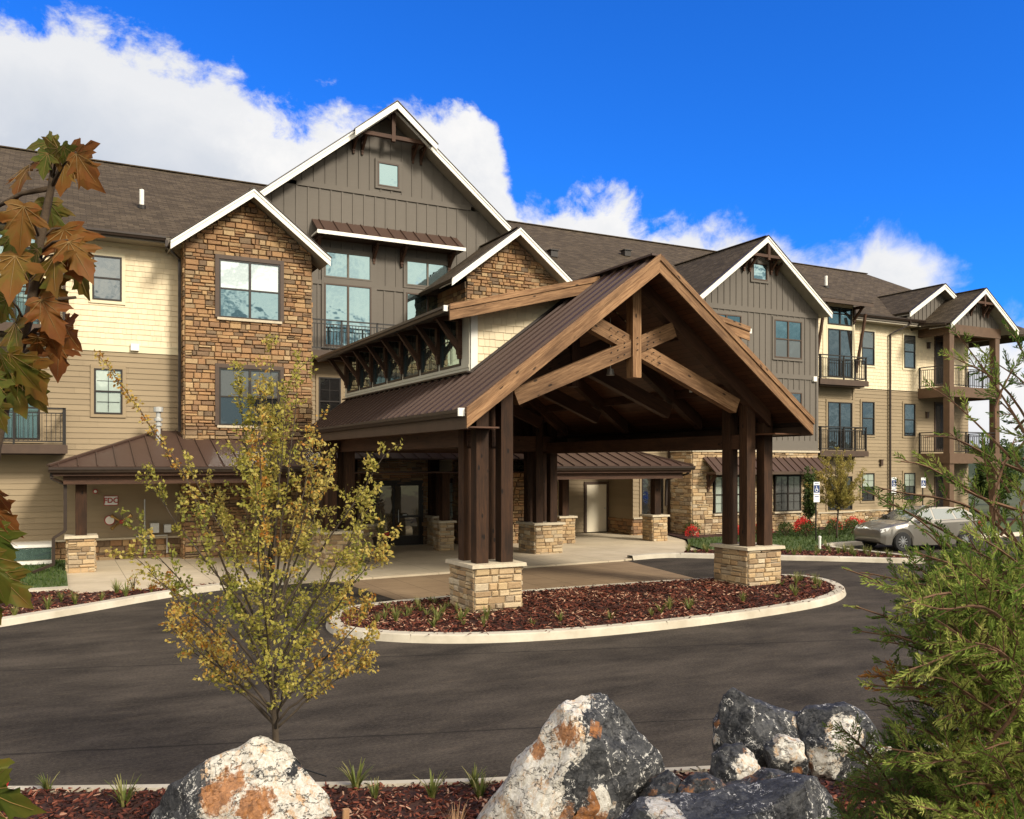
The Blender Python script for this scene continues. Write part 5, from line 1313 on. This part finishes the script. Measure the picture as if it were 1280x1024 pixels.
lp=[(-.7,18.95,.09),(-.15,19.6,.09),(.35,20.0,.09),(.85,20.3,.09),(1.35,20.75,.09),(1.9,21.1,.09),(2.5,21.4,.09),(-1.3,18.7,.09),(.1,20.6,.09),(1.2,21.2,.09)]
pr=clump('strappy_clump',M_lily,5,40,.34,'strappy green clump in the narrow bed before the left lawn','plant','clumps in the left roadside bed');scatter(pr,lp,.7,1.15,3)
rp=[]
while len(rp)<40:
    x,y=r.uniform(17.6,24),r.uniform(17,22.8)
    if inpoly(x,y,nose) and not any((x-a)**2+(y-b)**2<.08 for a,b,_ in rp): rp.append((x,y,.09))
pr=clump('strappy_clump',M_lily,6,40,.34,'strappy clump in the roadside bed in front of the parked car','plant','clumps in the right roadside bed');scatter(pr,rp,.6,1.15,4)
# dry grass by the boulder
g_=clump('dry_grass_tuft',M_stake,7,60,.32,'straw-coloured dry grass tuft beside the tall pale boulder','plant',None,.004,.35);p=at(570,1012,6.6);g_.location=(p.x,p.y,.12)
# --- leafy bushes
def bush(name,mats,seed,n,rx,rz,label,cat,group,ll=.06):
    r=random.Random(seed);t=thing(name,(0,0,0),label,cat,group);m=MB();b=MB()
    for k in range(9): e=Vector((r.uniform(-rx,rx)*.7,r.uniform(-rx,rx)*.7,rz*r.uniform(.7,1.3)));b.tube([(0,0,0),e*.5+Vector((0,0,.03)),e],[.012,.008,.004],4,cap=False)
    for k in range(n):
        d=rv(r);d.z=abs(d.z)*1.0;q=Vector((d.x*rx,d.y*rx,.06+d.z*rz*1.2))*(r.uniform(.55,1)**.5)*(1+.22*noise.noise(d*2.3+Vector((seed,0,0))))
        leaf_quad(m,q,(d+rv(r)*.9),rv(r)+d,ll*r.uniform(.6,1.2),ll*.5,r.random())
    b.build('stems',M_bark2,t);m.build('foliage',mats,t,uv=False);return t
az=[(24.3,27.0),(25.9,26.9),(27.7,26.5),(28.2,26.9),(29.9,26.8),(31.2,26.9),(31.7,26.9),(22.4,27.2)]
pr=bush('azalea_bush',M_red,3,420,.34,.42,'bright red flowering azalea in the bark bed along the stone wall','shrub','azaleas along the wall',.085);scatter(pr,[(x,y,.10) for x,y in az],.7,1.15,5)
sb=[(26.2,24.9),(26.9,25.3),(27.6,25.0),(28.2,25.3),(28.6,24.7),(25.6,25.4),(29.2,25.2),(24.8,26.4),(23.0,27.9),(26.5,26.2),(27.3,25.8),(29.4,26.4)]
pr=bush('green_shrub',M_green,4,360,.30,.36,'small rounded green shrub on the lawn near the parking sign','shrub','green shrubs on the right lawn',.07);scatter(pr,[(x,y,.10) for x,y in sb],.7,1.3,6)
pr=bush('dark_shrub',M_green,8,420,.35,.36,'dark green shrub in the bed along the right wing wall','shrub','shrubs along the right wing',.06);scatter(pr,[(32.6+1.2*k,28.3-.1*(k%2),.1) for k in range(7)],.8,1.1,7)
br_=bush('red_leaf_seedling',M_young,9,90,.13,.30,'little orange-leaved seedling in the narrow bed beside the walkway','plant',None,.07);br_.location=(1.55,21.45,.09)
# far trees beyond the right end
for k,(x,y,h,lb) in enumerate(((55,42,5.5,'green tree beyond the far right end of the building, nearest the porch'),(62,40,4.6,'smaller green tree beyond the far right end of the building'),(52,34,3.2,'low green tree right behind the porch posts'))):
    rr=random.Random(90+k);t=thing('green_tree',(x,y,-.05),lb,'tree');m=MB();b=MB();b.tube([(x,y,-.05),(x+.1,y,h*.5),(x,y,h*.85)],[.16,.12,.05],7)
    for q in range(6): a=q*1.05;b.tube([(x,y,h*.3+q*.15),(x+math.cos(a)*h*.25,y+math.sin(a)*h*.25,h*.6)],[.06,.02],5)
    for q in range(3600):
        d=rv(rr);f=rr.uniform(.35,1)**.5*(1+.35*noise.noise(d*1.8+Vector((k*7,0,0))));p=Vector((x+d.x*h*.36*f,y+d.y*h*.36*f,h*.62+d.z*h*.42*f));leaf_quad(m,p,rv(rr),rv(rr),.22,.13,rr.random())
    b.build('trunk',M_bark,t);m.build('crown',M_green,t,uv=False)
# red tulip at the left edge
tp=at(-2,978,3.0);T=thing('red_tulip',(tp.x,tp.y,.45),'red tulip flower just inside the left edge','flower');m=MB();m.tube([(tp.x,tp.y,.45),(tp.x,tp.y,tp.z-.03)],.005,5);m.build('stem',M_green,T);m=MB();m.lathe([(.0,tp.z-.04),(.026,tp.z-.025),(.033,tp.z),(.026,tp.z+.022),(.022,tp.z+.02),(.0,tp.z-.02)],tp.x,tp.y,9);m.build('petals',M_tulip,T)
# ------------------------------------------------------------------ boulders
def boulder(name,outline,dp,thick,label,seed,orange=None,nd=30,rough=1.0,pale=()):
    # outline: pixel silhouette at depth dp, closed; inflated to a solid of real thickness
    P=[at(x,y,dp) for x,y in outline]
    # resample the silhouette
    N=120;per=[0]
    for a,b in zip(P,P[1:]+P[:1]): per.append(per[-1]+(b-a).length)
    Q=[]
    for k in range(N):
        s=per[-1]*k/N
        for i in range(len(P)):
            if per[i]<=s<=per[i+1]: f=(s-per[i])/(per[i+1]-per[i]+1e-9);Q.append(P[i].lerp(P[(i+1)%len(P)],f));break
    c=sum(Q,Vector())/N;r=random.Random(seed)
    mb=MB();rings=[]
    for j in range(nd+1):
        ph=-math.pi/2+math.pi*j/nd;sc=abs(math.cos(ph))**.62;off=math.sin(ph)*thick
        rings.append([c+(q-c)*max(sc,.02)+fw*off for q in Q])
    fac=[((cr_*r.gauss(0,.45)-fw*r.choice((1,1,1,-1))*r.uniform(.6,1)+Vector((0,0,r.gauss(.12,.45)))).normalized(),r.uniform(.62,.92)) for _ in range(26)]
    R_=max((q-c).length for q in Q)
    allp=[p for rg in rings for p in rg];sup={id(fn):max((p-c).dot(fn) for p in allp) for fn,_ in fac}
    PALE=[]
    def disp(p,edge):
        d=p-c
        q=p*1.0
        n1=noise.fractal(p*2.3+Vector((seed,0,0)),1.0,2.0,4)*.060*R_*rough
        cell=noise.voronoi(p*3.1+Vector((0,seed,0)))[0];n2=-(cell[0]-.25)*.16*R_*rough
        n3=noise.fractal(p*11+Vector((0,seed,3)),1,2,3)*.010*rough
        l=d.length+1e-6
        for fn,fo_ in fac:
            ex=d.dot(fn)-fo_*sup[id(fn)]
            if ex>0: d=d-fn*ex*.92
        p=c+d;l=d.length+1e-6
        n4=abs(noise.fractal(p*5.5+Vector((1,seed,3)),1,2,4))*-.028*rough
        return p+d/l*(n1*.5+n2*.45+n3+n4)
    verts=[[disp(p,0) for p in rg] for rg in rings]
    for j in range(nd):
        for k in range(N):
            q=(k+1)%N;quad=[verts[j][k],verts[j][q],verts[j+1][q],verts[j+1][k]]
            m=sum(quad,Vector())/4
            def fld(L,amp):
                f=0.0
                for (ox,oy,orad) in L or ():
                    dd=m-(at(ox,oy,dp)-fw*thick*.5);dd=dd-fw*dd.dot(fw)*.75
                    f=max(f,amp*max(0,1-(dd.length/(orad*1.5))**2))
                return f
            t=fld(orange,.78 if len(orange or ())!=1 or orange[0][2]<.2 else .52);PALE.append(fld(pale,.95))
            mb.poly(quad,0,t)
    # planes eat into the silhouette: grow the rock back to its measured width and height
    def ext(ps): return min(p.dot(cr_) for p in ps),max(p.dot(cr_) for p in ps),min(p.z for p in ps),max(p.z for p in ps)
    e0=ext(Q);e1=ext([Vector(v) for v in mb.v])
    sx=(e0[1]-e0[0])/(e1[1]-e1[0]);sz=(e0[3]-e0[2])/(e1[3]-e1[2])
    for i,v in enumerate(mb.v):
        v=Vector(v);a=v.dot(cr_);na=e0[0]+(a-e1[0])*sx;v=v+cr_*(na-a);v.z=e0[2]+(v.z-e1[2])*sz;mb.v[i]=tuple(v)
    # sharpen some planes by welding then flat shading is left to the bump
    o=mb.build(name,M_rock,smooth=False,uv=False)
    o.data.attributes.new('pale','FLOAT','FACE').data.foreach_set('value',PALE)
    bm=bmesh.new();bm.from_mesh(o.data);bmesh.ops.remove_doubles(bm,verts=bm.verts,dist=.0004)
    bmesh.ops.recalc_face_normals(bm,faces=bm.faces)
    for f_ in bm.faces: f_.smooth=True
    for e in bm.edges: 
        if len(e.link_faces)==2 and e.calc_face_angle(0)>rad(15): e.smooth=False
    cb=Vector((c.x,c.y,min(v.co.z for v in bm.verts)))
    for v in bm.verts: v.co-=cb
    bm.to_mesh(o.data);bm.free();o.location=cb
    tag(o,label,'boulder');return o
boulder('boulder',[(165,1060),(185,1012),(213,983),(262,958),(300,938),(325,922),(352,922),(366,935),(372,958),(385,985),(402,1008),(420,1045),(400,1120),(180,1120)],6.9,.42,'boulder with white crest and orange centre beside the young tree, leftmost of the rocks',3,[(300,975,.12),(285,990,.13),(372,965,.11),(325,1000,.14)],pale=[(340,935,.28),(300,955,.20),(330,1005,.24),(385,1005,.24),(290,1000,.14)])
boulder('boulder',[(585,1050),(620,1000),(655,955),(690,912),(712,884),(735,871),(765,872),(790,893),(798,915),(812,925),(822,955),(833,985),(825,1010),(790,1045),(770,1110),(600,1120)],6.75,.5,'tall boulder with pale streaked left face and dark slate right side',8,[(700,935,.09),(668,955,.07),(735,930,.06),(720,1020,.16)],pale=[(645,990,.32),(680,930,.26),(710,895,.18),(640,1030,.32),(824,985,.09),(738,1000,.08)])
boulder('boulder',[(892,935),(896,905),(906,870),(917,860),(935,870),(955,880),(975,888),(1000,892),(1006,910),(1000,935),(985,960),(900,965)],7.3,.34,'dark pointed slate boulder behind the small white-streaked rock',12,[(897,905,.06)],pale=[(893,925,.06),(990,900,.04)])
boulder('boulder',[(998,900),(1010,888),(1040,882),(1060,880),(1082,892),(1094,915),(1092,945),(1075,962),(1040,975),(1005,965),(996,930)],7.15,.32,'grey boulder with a white patch, closest to the evergreen',15,[(1000,950,.06)],pale=[(1045,910,.14),(1020,945,.12),(1085,950,.08)])
boulder('boulder',[(890,945),(905,932),(930,930),(945,945),(955,970),(950,985),(900,988),(888,970)],6.75,.22,'small white-streaked rock in front of the dark pointed boulder',17,[(930,937,.035)],pale=[(935,958,.13),(952,975,.10)])
boulder('boulder',[(770,1040),(800,1010),(850,1003),(900,998),(950,985),(995,970),(1030,972),(1050,990),(1062,1020),(1065,1070),(780,1100)],5.7,.45,'broad low slate boulder with white veins along the bottom edge',19,[(1048,1005,.06)],pale=[(830,1012,.10),(930,1030,.10),(1055,990,.06)])
boulder('boulder',[(845,985),(860,970),(885,968),(905,978),(908,1000),(870,1010),(845,1003)],6.4,.2,'small rusty orange rock between the tall boulder and the white-streaked rock',23,[(875,988,.3)])
boulder('boulder',[(905,985),(935,978),(960,962),(985,968),(980,990),(940,1002),(905,1000)],6.35,.2,'jagged rust-brown rock wedged behind the broad low boulder',27,[(940,985,.3)])
boulder('boulder',[(955,935),(975,918),(1000,925),(1010,950),(1000,980),(965,975)],6.9,.2,'small tan rock between the dark pointed boulder and the grey boulder',29,[(990,960,.05)],pale=[(985,930,.12)])
boulder('boulder',[(800,1000),(815,975),(838,965),(852,975),(855,1000),(830,1020),(805,1018)],6.5,.2,'small brown rock at the right foot of the tall boulder',33,[(830,1000,.25)])
p=at(431,1018,6.6);mb=MB();mb.beam((p.x,p.y,.05),(p.x+.01,p.y,p.z+.04),.045,.03);tag(mb.build('wooden_stake',M_stake),'short pale wooden stake poking from the bark bed','stake')
# ------------------------------------------------------------------ car
def car(name,loc,rz,label,paint):
    T=thing(name,loc,label,'car');
    # profile stations along x (front at -x): x, half width, sill z, belt z
    st=[(-2.12,.52,.42,.62),(-2.08,.70,.32,.72),(-1.95,.82,.24,.80),(-1.6,.89,.22,.92),(-1.1,.905,.21,1.0),(-.7,.905,.2,1.03),(0,.91,.2,1.05),(.7,.91,.2,1.07),(1.3,.905,.22,1.09),(1.75,.89,.26,1.10),(2.0,.83,.32,1.06),(2.1,.72,.40,.95),(2.13,.60,.45,.80)]
    def ring(x,hw,z0,z1):
        out=[];arch=0
        for wx in (-1.32,1.30):
            d=abs(x-wx)
            if d<.40: arch=max(arch,math.sqrt(.40**2-d*d))
        zl=max(z0,.33+arch*.95) if arch>0 else z0
        prof=[(0,z0),(hw*.80,z0),(hw*.96,zl),(hw,min(max(zl+.08,.50),z1-.1)),(hw*.985,z1-.10),(hw*.93,z1-.03),(hw*.80,z1),(0,z1+.03)]
        return [(x,-y,z) for y,z in prof]+[(x,y,z) for y,z in prof[::-1]]
    xs=[];m=MB()
    import bisect
    X=[s[0] for s in st]
    grid=[-2.12,-2.08,-1.95,-1.8]+[-1.74+.06*k for k in range(15)]+[-.85,-.6,-.3,0,.3,.6,.8]+[.88+.06*k for k in range(15)]+[1.75,1.85,2.0,2.1,2.13]
    grid=sorted(set(round(x,3) for x in grid));rings=[]
    for x in grid:
        i=min(max(bisect.bisect_right(X,x)-1,0),len(X)-2);f=(x-X[i])/(X[i+1]-X[i]);rings.append(ring(x,*[st[i][k]+(st[i+1][k]-st[i][k])*f for k in (1,2,3)]))
    for a,b in zip(rings,rings[1:]):
        for k in range(len(a)-1): m.poly([a[k],a[k+1],b[k+1],b[k]])
    m.poly(rings[0]);m.poly(rings[-1][::-1])
    bo=m.build('body',paint,T,smooth=False);shade(bo,30)
    # greenhouse
    gp=[(-1.05,.985),(-.30,1.40),(.10,1.475),(.8,1.49),(1.45,1.43),(2.02,1.08)]
    m=MB()
    for s in (-1,1): pass
    base=[(x,z) for x,z in gp]
    def gy(x,z): return .80-.26*((z-1.0)/.5)
    L=[(x,-gy(x,z),z) for x,z in gp];Rr=[(x,gy(x,z),z) for x,z in gp]
    for i in range(len(gp)-1): m.poly([L[i],L[i+1],Rr[i+1],Rr[i]],0)
    m.poly(L[::-1]);m.poly(Rr);m.poly([L[0],Rr[0],Rr[-1],L[-1]]);cb=m.build('cabin',paint,T)
    m=MB()
    for s in (-1,1):
        g=lambda x,z:(x,s*(gy(x,z)+.006),z)
        for q in ([(-.82,1.06),(-.26,1.375),(.04,1.425),(.04,1.07)],[(.11,1.07),(.11,1.43),(.85,1.435),(.95,1.08)],[(1.03,1.085),(.93,1.43),(1.38,1.375),(1.72,1.12)]): m.poly([g(x,z) for x,z in q])
    m.poly([(-.98,-.72,1.03),(-.34,-.58,1.385),(-.34,.58,1.385),(-.98,.72,1.03)])
    for i,q in enumerate(m.v[-4:]): m.v[len(m.v)-4+i]=(q[0]-.012,q[1],q[2]+.012)
    m.poly([(1.52,-.55,1.40),(1.98,-.68,1.12),(1.98,.68,1.12),(1.52,.55,1.40)])
    for i,q in enumerate(m.v[-4:]): m.v[len(m.v)-4+i]=(q[0]+.012,q[1],q[2]+.012)
    m.build('window',M_glassd,cb)
    for wx in (-1.32,1.30):
        for s in (-1,1):
            m=MB();prof=[(.20,-.10),(.31,-.10),(.335,-.06),(.335,.06),(.31,.10),(.20,.10)];n=28
            for i in range(len(prof)-1):
                for k in range(n):
                    a0,a1=2*math.pi*k/n,2*math.pi*(k+1)/n
                    f=lambda p,a:(wx+p[0]*math.cos(a),s*(.80+p[1]),.335+p[0]*math.sin(a))
                    m.poly([f(prof[i],a0),f(prof[i],a1),f(prof[i+1],a1),f(prof[i+1],a0)])
            wh=m.build('wheel',M_tyre,T,smooth=False);m=MB()
            for k in range(10):
                a=2*math.pi*k/10;m.beam((wx,s*.875,.335),(wx+.20*math.cos(a),s*.865,.335+.20*math.sin(a)),.03,.045,up=(0,1,0))
            m.tube([(wx,s*.84,.335),(wx,s*.89,.335)],.05,10)
            for k in range(24):
                a0,a1=2*math.pi*k/24,2*math.pi*(k+1)/24;m.beam((wx+.205*math.cos(a0),s*.87,.335+.205*math.sin(a0)),(wx+.205*math.cos(a1),s*.87,.335+.205*math.sin(a1)),.03,.03,up=(0,1,0))
            m.build('rim',M_rim,wh);m=MB();m.tube([(wx,s*.74,.335),(wx,s*.76,.335)],.21,18);m.build('brake_disc',M_frame,wh)
    for s in (-1,1):
        m=MB();m.prism([(-2.07,s*.70,.66),(-1.92,s*.825,.70),(-1.80,s*.84,.83),(-2.0,s*.70,.78)],(0,0,.001));m.poly([(-2.085,s*.55,.62),(-2.07,s*.72,.64),(-1.88,s*.845,.74),(-1.86,s*.80,.83),(-2.03,s*.62,.76)]);m.build('headlight',M_lamp,T)
        m=MB();m.prism([(2.06,s*.60,.80),(2.10,s*.74,.80),(1.84,s*.885,.86),(1.84,s*.87,1.02),(2.05,s*.72,1.0),(2.07,s*.60,.98)],(.03,s*.015,0));m.build('tail_light',M_redl,T)
        m=MB();m.prism([(-.70,s*.86,1.03),(-.55,s*.86,1.03),(-.55,s*1.02,1.04),(-.66,s*1.02,1.04)],(0,0,.13));m.build('mirror',paint,T)
        m=MB();
        for x in (.25,1.05): m.beam((x,s*.914,.90),(x+.16,s*.914,.905),.02,.025)
        m.build('door_handle',paint,T)
    T.rotation_euler=(0,0,rz);return T
def shade(o,ang):
    bm=bmesh.new();bm.from_mesh(o.data);bmesh.ops.remove_doubles(bm,verts=bm.verts,dist=.0005);bmesh.ops.recalc_face_normals(bm,faces=bm.faces)
    for f in bm.faces:f.smooth=True
    for e in bm.edges:
        if len(e.link_faces)==2 and e.calc_face_angle(0)>rad(ang): e.smooth=False
    bm.to_mesh(o.data);bm.free()
def localthing(fn): pass
CARX,CARY=0,0
ROOT_keep=ROOT
c=car('parked_car',(0,0,0),0,'silver hatchback parked behind the evergreen, nose to the left',M_car);c.location=(27.1,20.6,.0);c.rotation_euler=(0,0,rad(-12))
c=car('parked_car',(0,0,0),0,'white car parked farther off beyond the porch posts, mostly hidden by the evergreen',M_white);c.location=(45.5,26.0,.02);c.rotation_euler=(0,0,rad(70))
# ------------------------------------------------------------------ signs, fittings
def wheelchair(mb,T,a,z,s):
    mb.tbox(T,a-.42*s,a+.42*s,.012,.016,z-.42*s,z+.42*s,1)
    n=14
    for k in range(n):
        f0,f1=math.pi*(.75+1.35*k/n),math.pi*(.75+1.35*(k+1)/n);q=lambda f,r_:(a-.03*s+r_*s*math.cos(f),z-.10*s+r_*s*math.sin(f))
        p=[q(f0,.18),q(f1,.18),q(f1,.235),q(f0,.235)];mb.poly([T(x,.019,y) for x,y in p],2)
    mb.tbox(T,a-.07*s,a,.018,.021,z-.05*s,z+.16*s,2);mb.tbox(T,a-.07*s,a+.15*s,.018,.0205,z-.07*s,z-.01*s,2);mb.tbox(T,a+.10*s,a+.16*s,.018,.0208,z-.26*s,z-.06*s,2);mb.tbox(T,a-.05*s,a+.12*s,.018,.0203,z+.06*s,z+.10*s,2)
    mb.poly([T(a-.04*s+.06*s*math.cos(k*.63),.019,z+.25*s+.06*s*math.sin(k*.63)) for k in range(10)],2)
def parking_sign(x,y,zt,label,h2=True,pole=True):
    T=thing('parking_sign',(x,y,.05),label,'sign','accessible parking signs')
    TT=S(y-.03)
    m=MB();m.tbox(TT,x-.155,x+.155,0,.01,zt-.62*.75,zt,0);wheelchair(m,TT,x,zt-.26,.34)
    m.tbox(TT,x-.10,x+.10,.010,.014,zt-.07,zt-.045,1);m.build('sign_plate',[M_signw,M_blue,M_signw],T)
    if h2:
        m=MB();m.tbox(TT,x-.155,x+.155,0,.01,zt-.76,zt-.485,0);m.tbox(TT,x-.11,x+.11,.010,.013,zt-.56,zt-.53,1);m.build('lower_plate',[M_signw,M_blue],T)
    if pole: m=MB();m.tube([(x,y,.0),(x,y,zt+.02)],.028,8);m.build('post',M_black,T)
parking_sign(25.35,23.6,2.32,'white accessible parking sign on a black post beside the golden young tree')
parking_sign(32.9,26.2,2.40,'white accessible parking sign on a post in front of the dark downspout')
parking_sign(36.2,27.2,2.35,'white accessible parking sign nearest the porch, half behind the evergreen',False)
mb=MB();mb.tube([(22.95,21.2,.08),(22.95,21.2,.48)],.045,10);mb.lathe([(.055,.48),(.055,.54),(0,.56)],22.95,21.2,10);tag(mb.build('marker_post',M_white),'short white marker post in the bed left of the car','marker post')
# FDC sign and hose connection
T=thing('wall_sign',(1.53,29.38,1.95),'small white sign with red letters on the tan wall under the left canopy','sign')
m=MB();m.tbox(S(29.375),1.32,1.68,0,.012,1.74,2.0);m.tbox(S(29.375),1.30,1.70,-.004,.006,1.72,2.02,1);m.build('plate',[M_signw,M_signr],T)
cu=bpy.data.curves.new('letters','FONT');cu.body='FDC';cu.size=.22;cu.align_x='CENTER';cu.align_y='CENTER';cu.extrude=.002;cu.offset=.006
to=bpy.data.objects.new('letters',cu);COL.objects.link(to);bpy.context.view_layer.update()
me=bpy.data.meshes.new_from_object(to.evaluated_get(bpy.context.evaluated_depsgraph_get()));bpy.data.objects.remove(to)
lo=ob_link('letters',me);me.materials.clear();me.materials.append(M_signr);lo.parent=T;lo.rotation_euler=(rad(90),0,0);lo.location=(-.03,-.022,-.08)
T=thing('hose_connection',(1.85,29.36,1.25),'red and brass fire hose connection with four caps on the tan wall','fire connection')
m=MB();c0=Vector((1.78,29.2,1.22));m.tube([c0+Vector((0,.18,0)),c0],.06,10)
m.build('body',M_signr,T)
for dx,dz in ((-.24,.17),(.24,.17),(-.24,-.17),(.24,-.17)):
    m=MB();e=c0+Vector((dx,-.05,dz));m.tube([c0+Vector((0,.08,0)),e],.035,8);m.tube([e,e+Vector((dx*.2,-.02,dz*.2))],.055,10);m.build('hose_cap',M_brass,T)
m=MB();m.tube([(1.46,29.34,1.27),(1.46,29.28,1.27)],.125,18);m.build('alarm_bell',M_white,T);
m=MB();m.tube([(1.46,29.372,1.27),(1.46,29.30,1.27)],.15,18);m.build('backplate',M_signr,T)
T=thing('wall_strobe',(1.1,29.36,2.05),'small dark round lamp with white lens on the tan wall above the bell','wall lamp');m=MB();m.tube([(1.06,29.375,2.16),(1.06,29.30,2.16)],.075,12);m.build('housing',M_signr,T);m=MB();m.tube([(1.06,29.30,2.16),(1.06,29.27,2.16)],.045,10);m.build('lens',M_lamp,T)
# low framed box by the left lawn
T=thing('egress_well',(-1.2,28.6,.1),'long low white framed box with teal panel against the left stone base','box')
m=MB();m.box(-3.2,28.2,.1,-.10,29.3,.62);m.build('body',M_kerb,T)
m=MB();m.box(-3.25,28.12,.62,-.05,29.3,.70);m.box(-3.25,28.14,.14,-.05,28.196,.24);m.build('rim',M_white,T)
m=MB();m.box(-3.2,28.16,.27,-.12,28.198,.60);m.build('panel',M_glasst,T)
# urn planter by the doors
T=thing('urn_planter',(9.0,25.95,.05),'tall dark urn planter with spiky grass and pink flowers near the entrance','planter')
m=MB();m.lathe([(0,.05),(.17,.05),(.17,.10),(.10,.15),(.08,.24),(.13,.30),(.21,.42),(.25,.62),(.28,.68),(.24,.70),(.22,.62),(0,.60)],9.0,25.95,20);m.build('urn',M_urn,T,smooth=True)
m=MB();r=random.Random(2)
for k in range(70):
    a=r.uniform(0,6.3);L=r.uniform(.5,1.0);o=r.uniform(.05,.5);P=[Vector((9+math.cos(a)*.05,25.95+math.sin(a)*.05,.62))+Vector((math.cos(a)*o*f*f,math.sin(a)*o*f*f,L*f-.2*o*f*f)) for f in (0,.35,.7,1)]
    s=Vector((-math.sin(a),math.cos(a),0))
    for i in range(3): m.poly([P[i]-s*.012*(1-i/3.3),P[i]+s*.012*(1-i/3.3),P[i+1]+s*.012*(1-(i+1)/3.3),P[i+1]-s*.012*(1-(i+1)/3.3)],0,r.random())
m.build('spiky_plant',M_lily,T,uv=False)
m=MB()
for k in range(60): leaf_quad(m,Vector((9.12,25.8,.74))+rv(r)*.12,rv(r),rv(r),.05,.04,r.random())
m.build('flowers',M_red,T,uv=False)
T=thing('second_planter',(13.05,26.3,.05),'dark round planter with spiky leaves behind the front left posts','planter');T.name='round_planter'
ROOT['round_planter']=Vector((13.05,26.3,.05))
m=MB();m.lathe([(0,.05),(.18,.05),(.26,.5),(.24,.5),(0,.46)],13.05,26.3,18);m.build('pot',M_urn,T,smooth=True);m=MB()
for k in range(60):
    a=r.uniform(0,6.3);L=r.uniform(.5,.95);o=r.uniform(.05,.5);P=[Vector((13.05,26.3,.46))+Vector((math.cos(a)*o*f*f,math.sin(a)*o*f*f,L*f-.2*o*f*f)) for f in (0,.35,.7,1)];s=Vector((-math.sin(a),math.cos(a),0))
    for i in range(3): m.poly([P[i]-s*.012*(1-i/3.3),P[i]+s*.012*(1-i/3.3),P[i+1]+s*.012*(1-(i+1)/3.3),P[i+1]-s*.012*(1-(i+1)/3.3)],0,r.random())
m.build('spiky_plant',M_lily,T,uv=False)
bpy.context.view_layer.update()
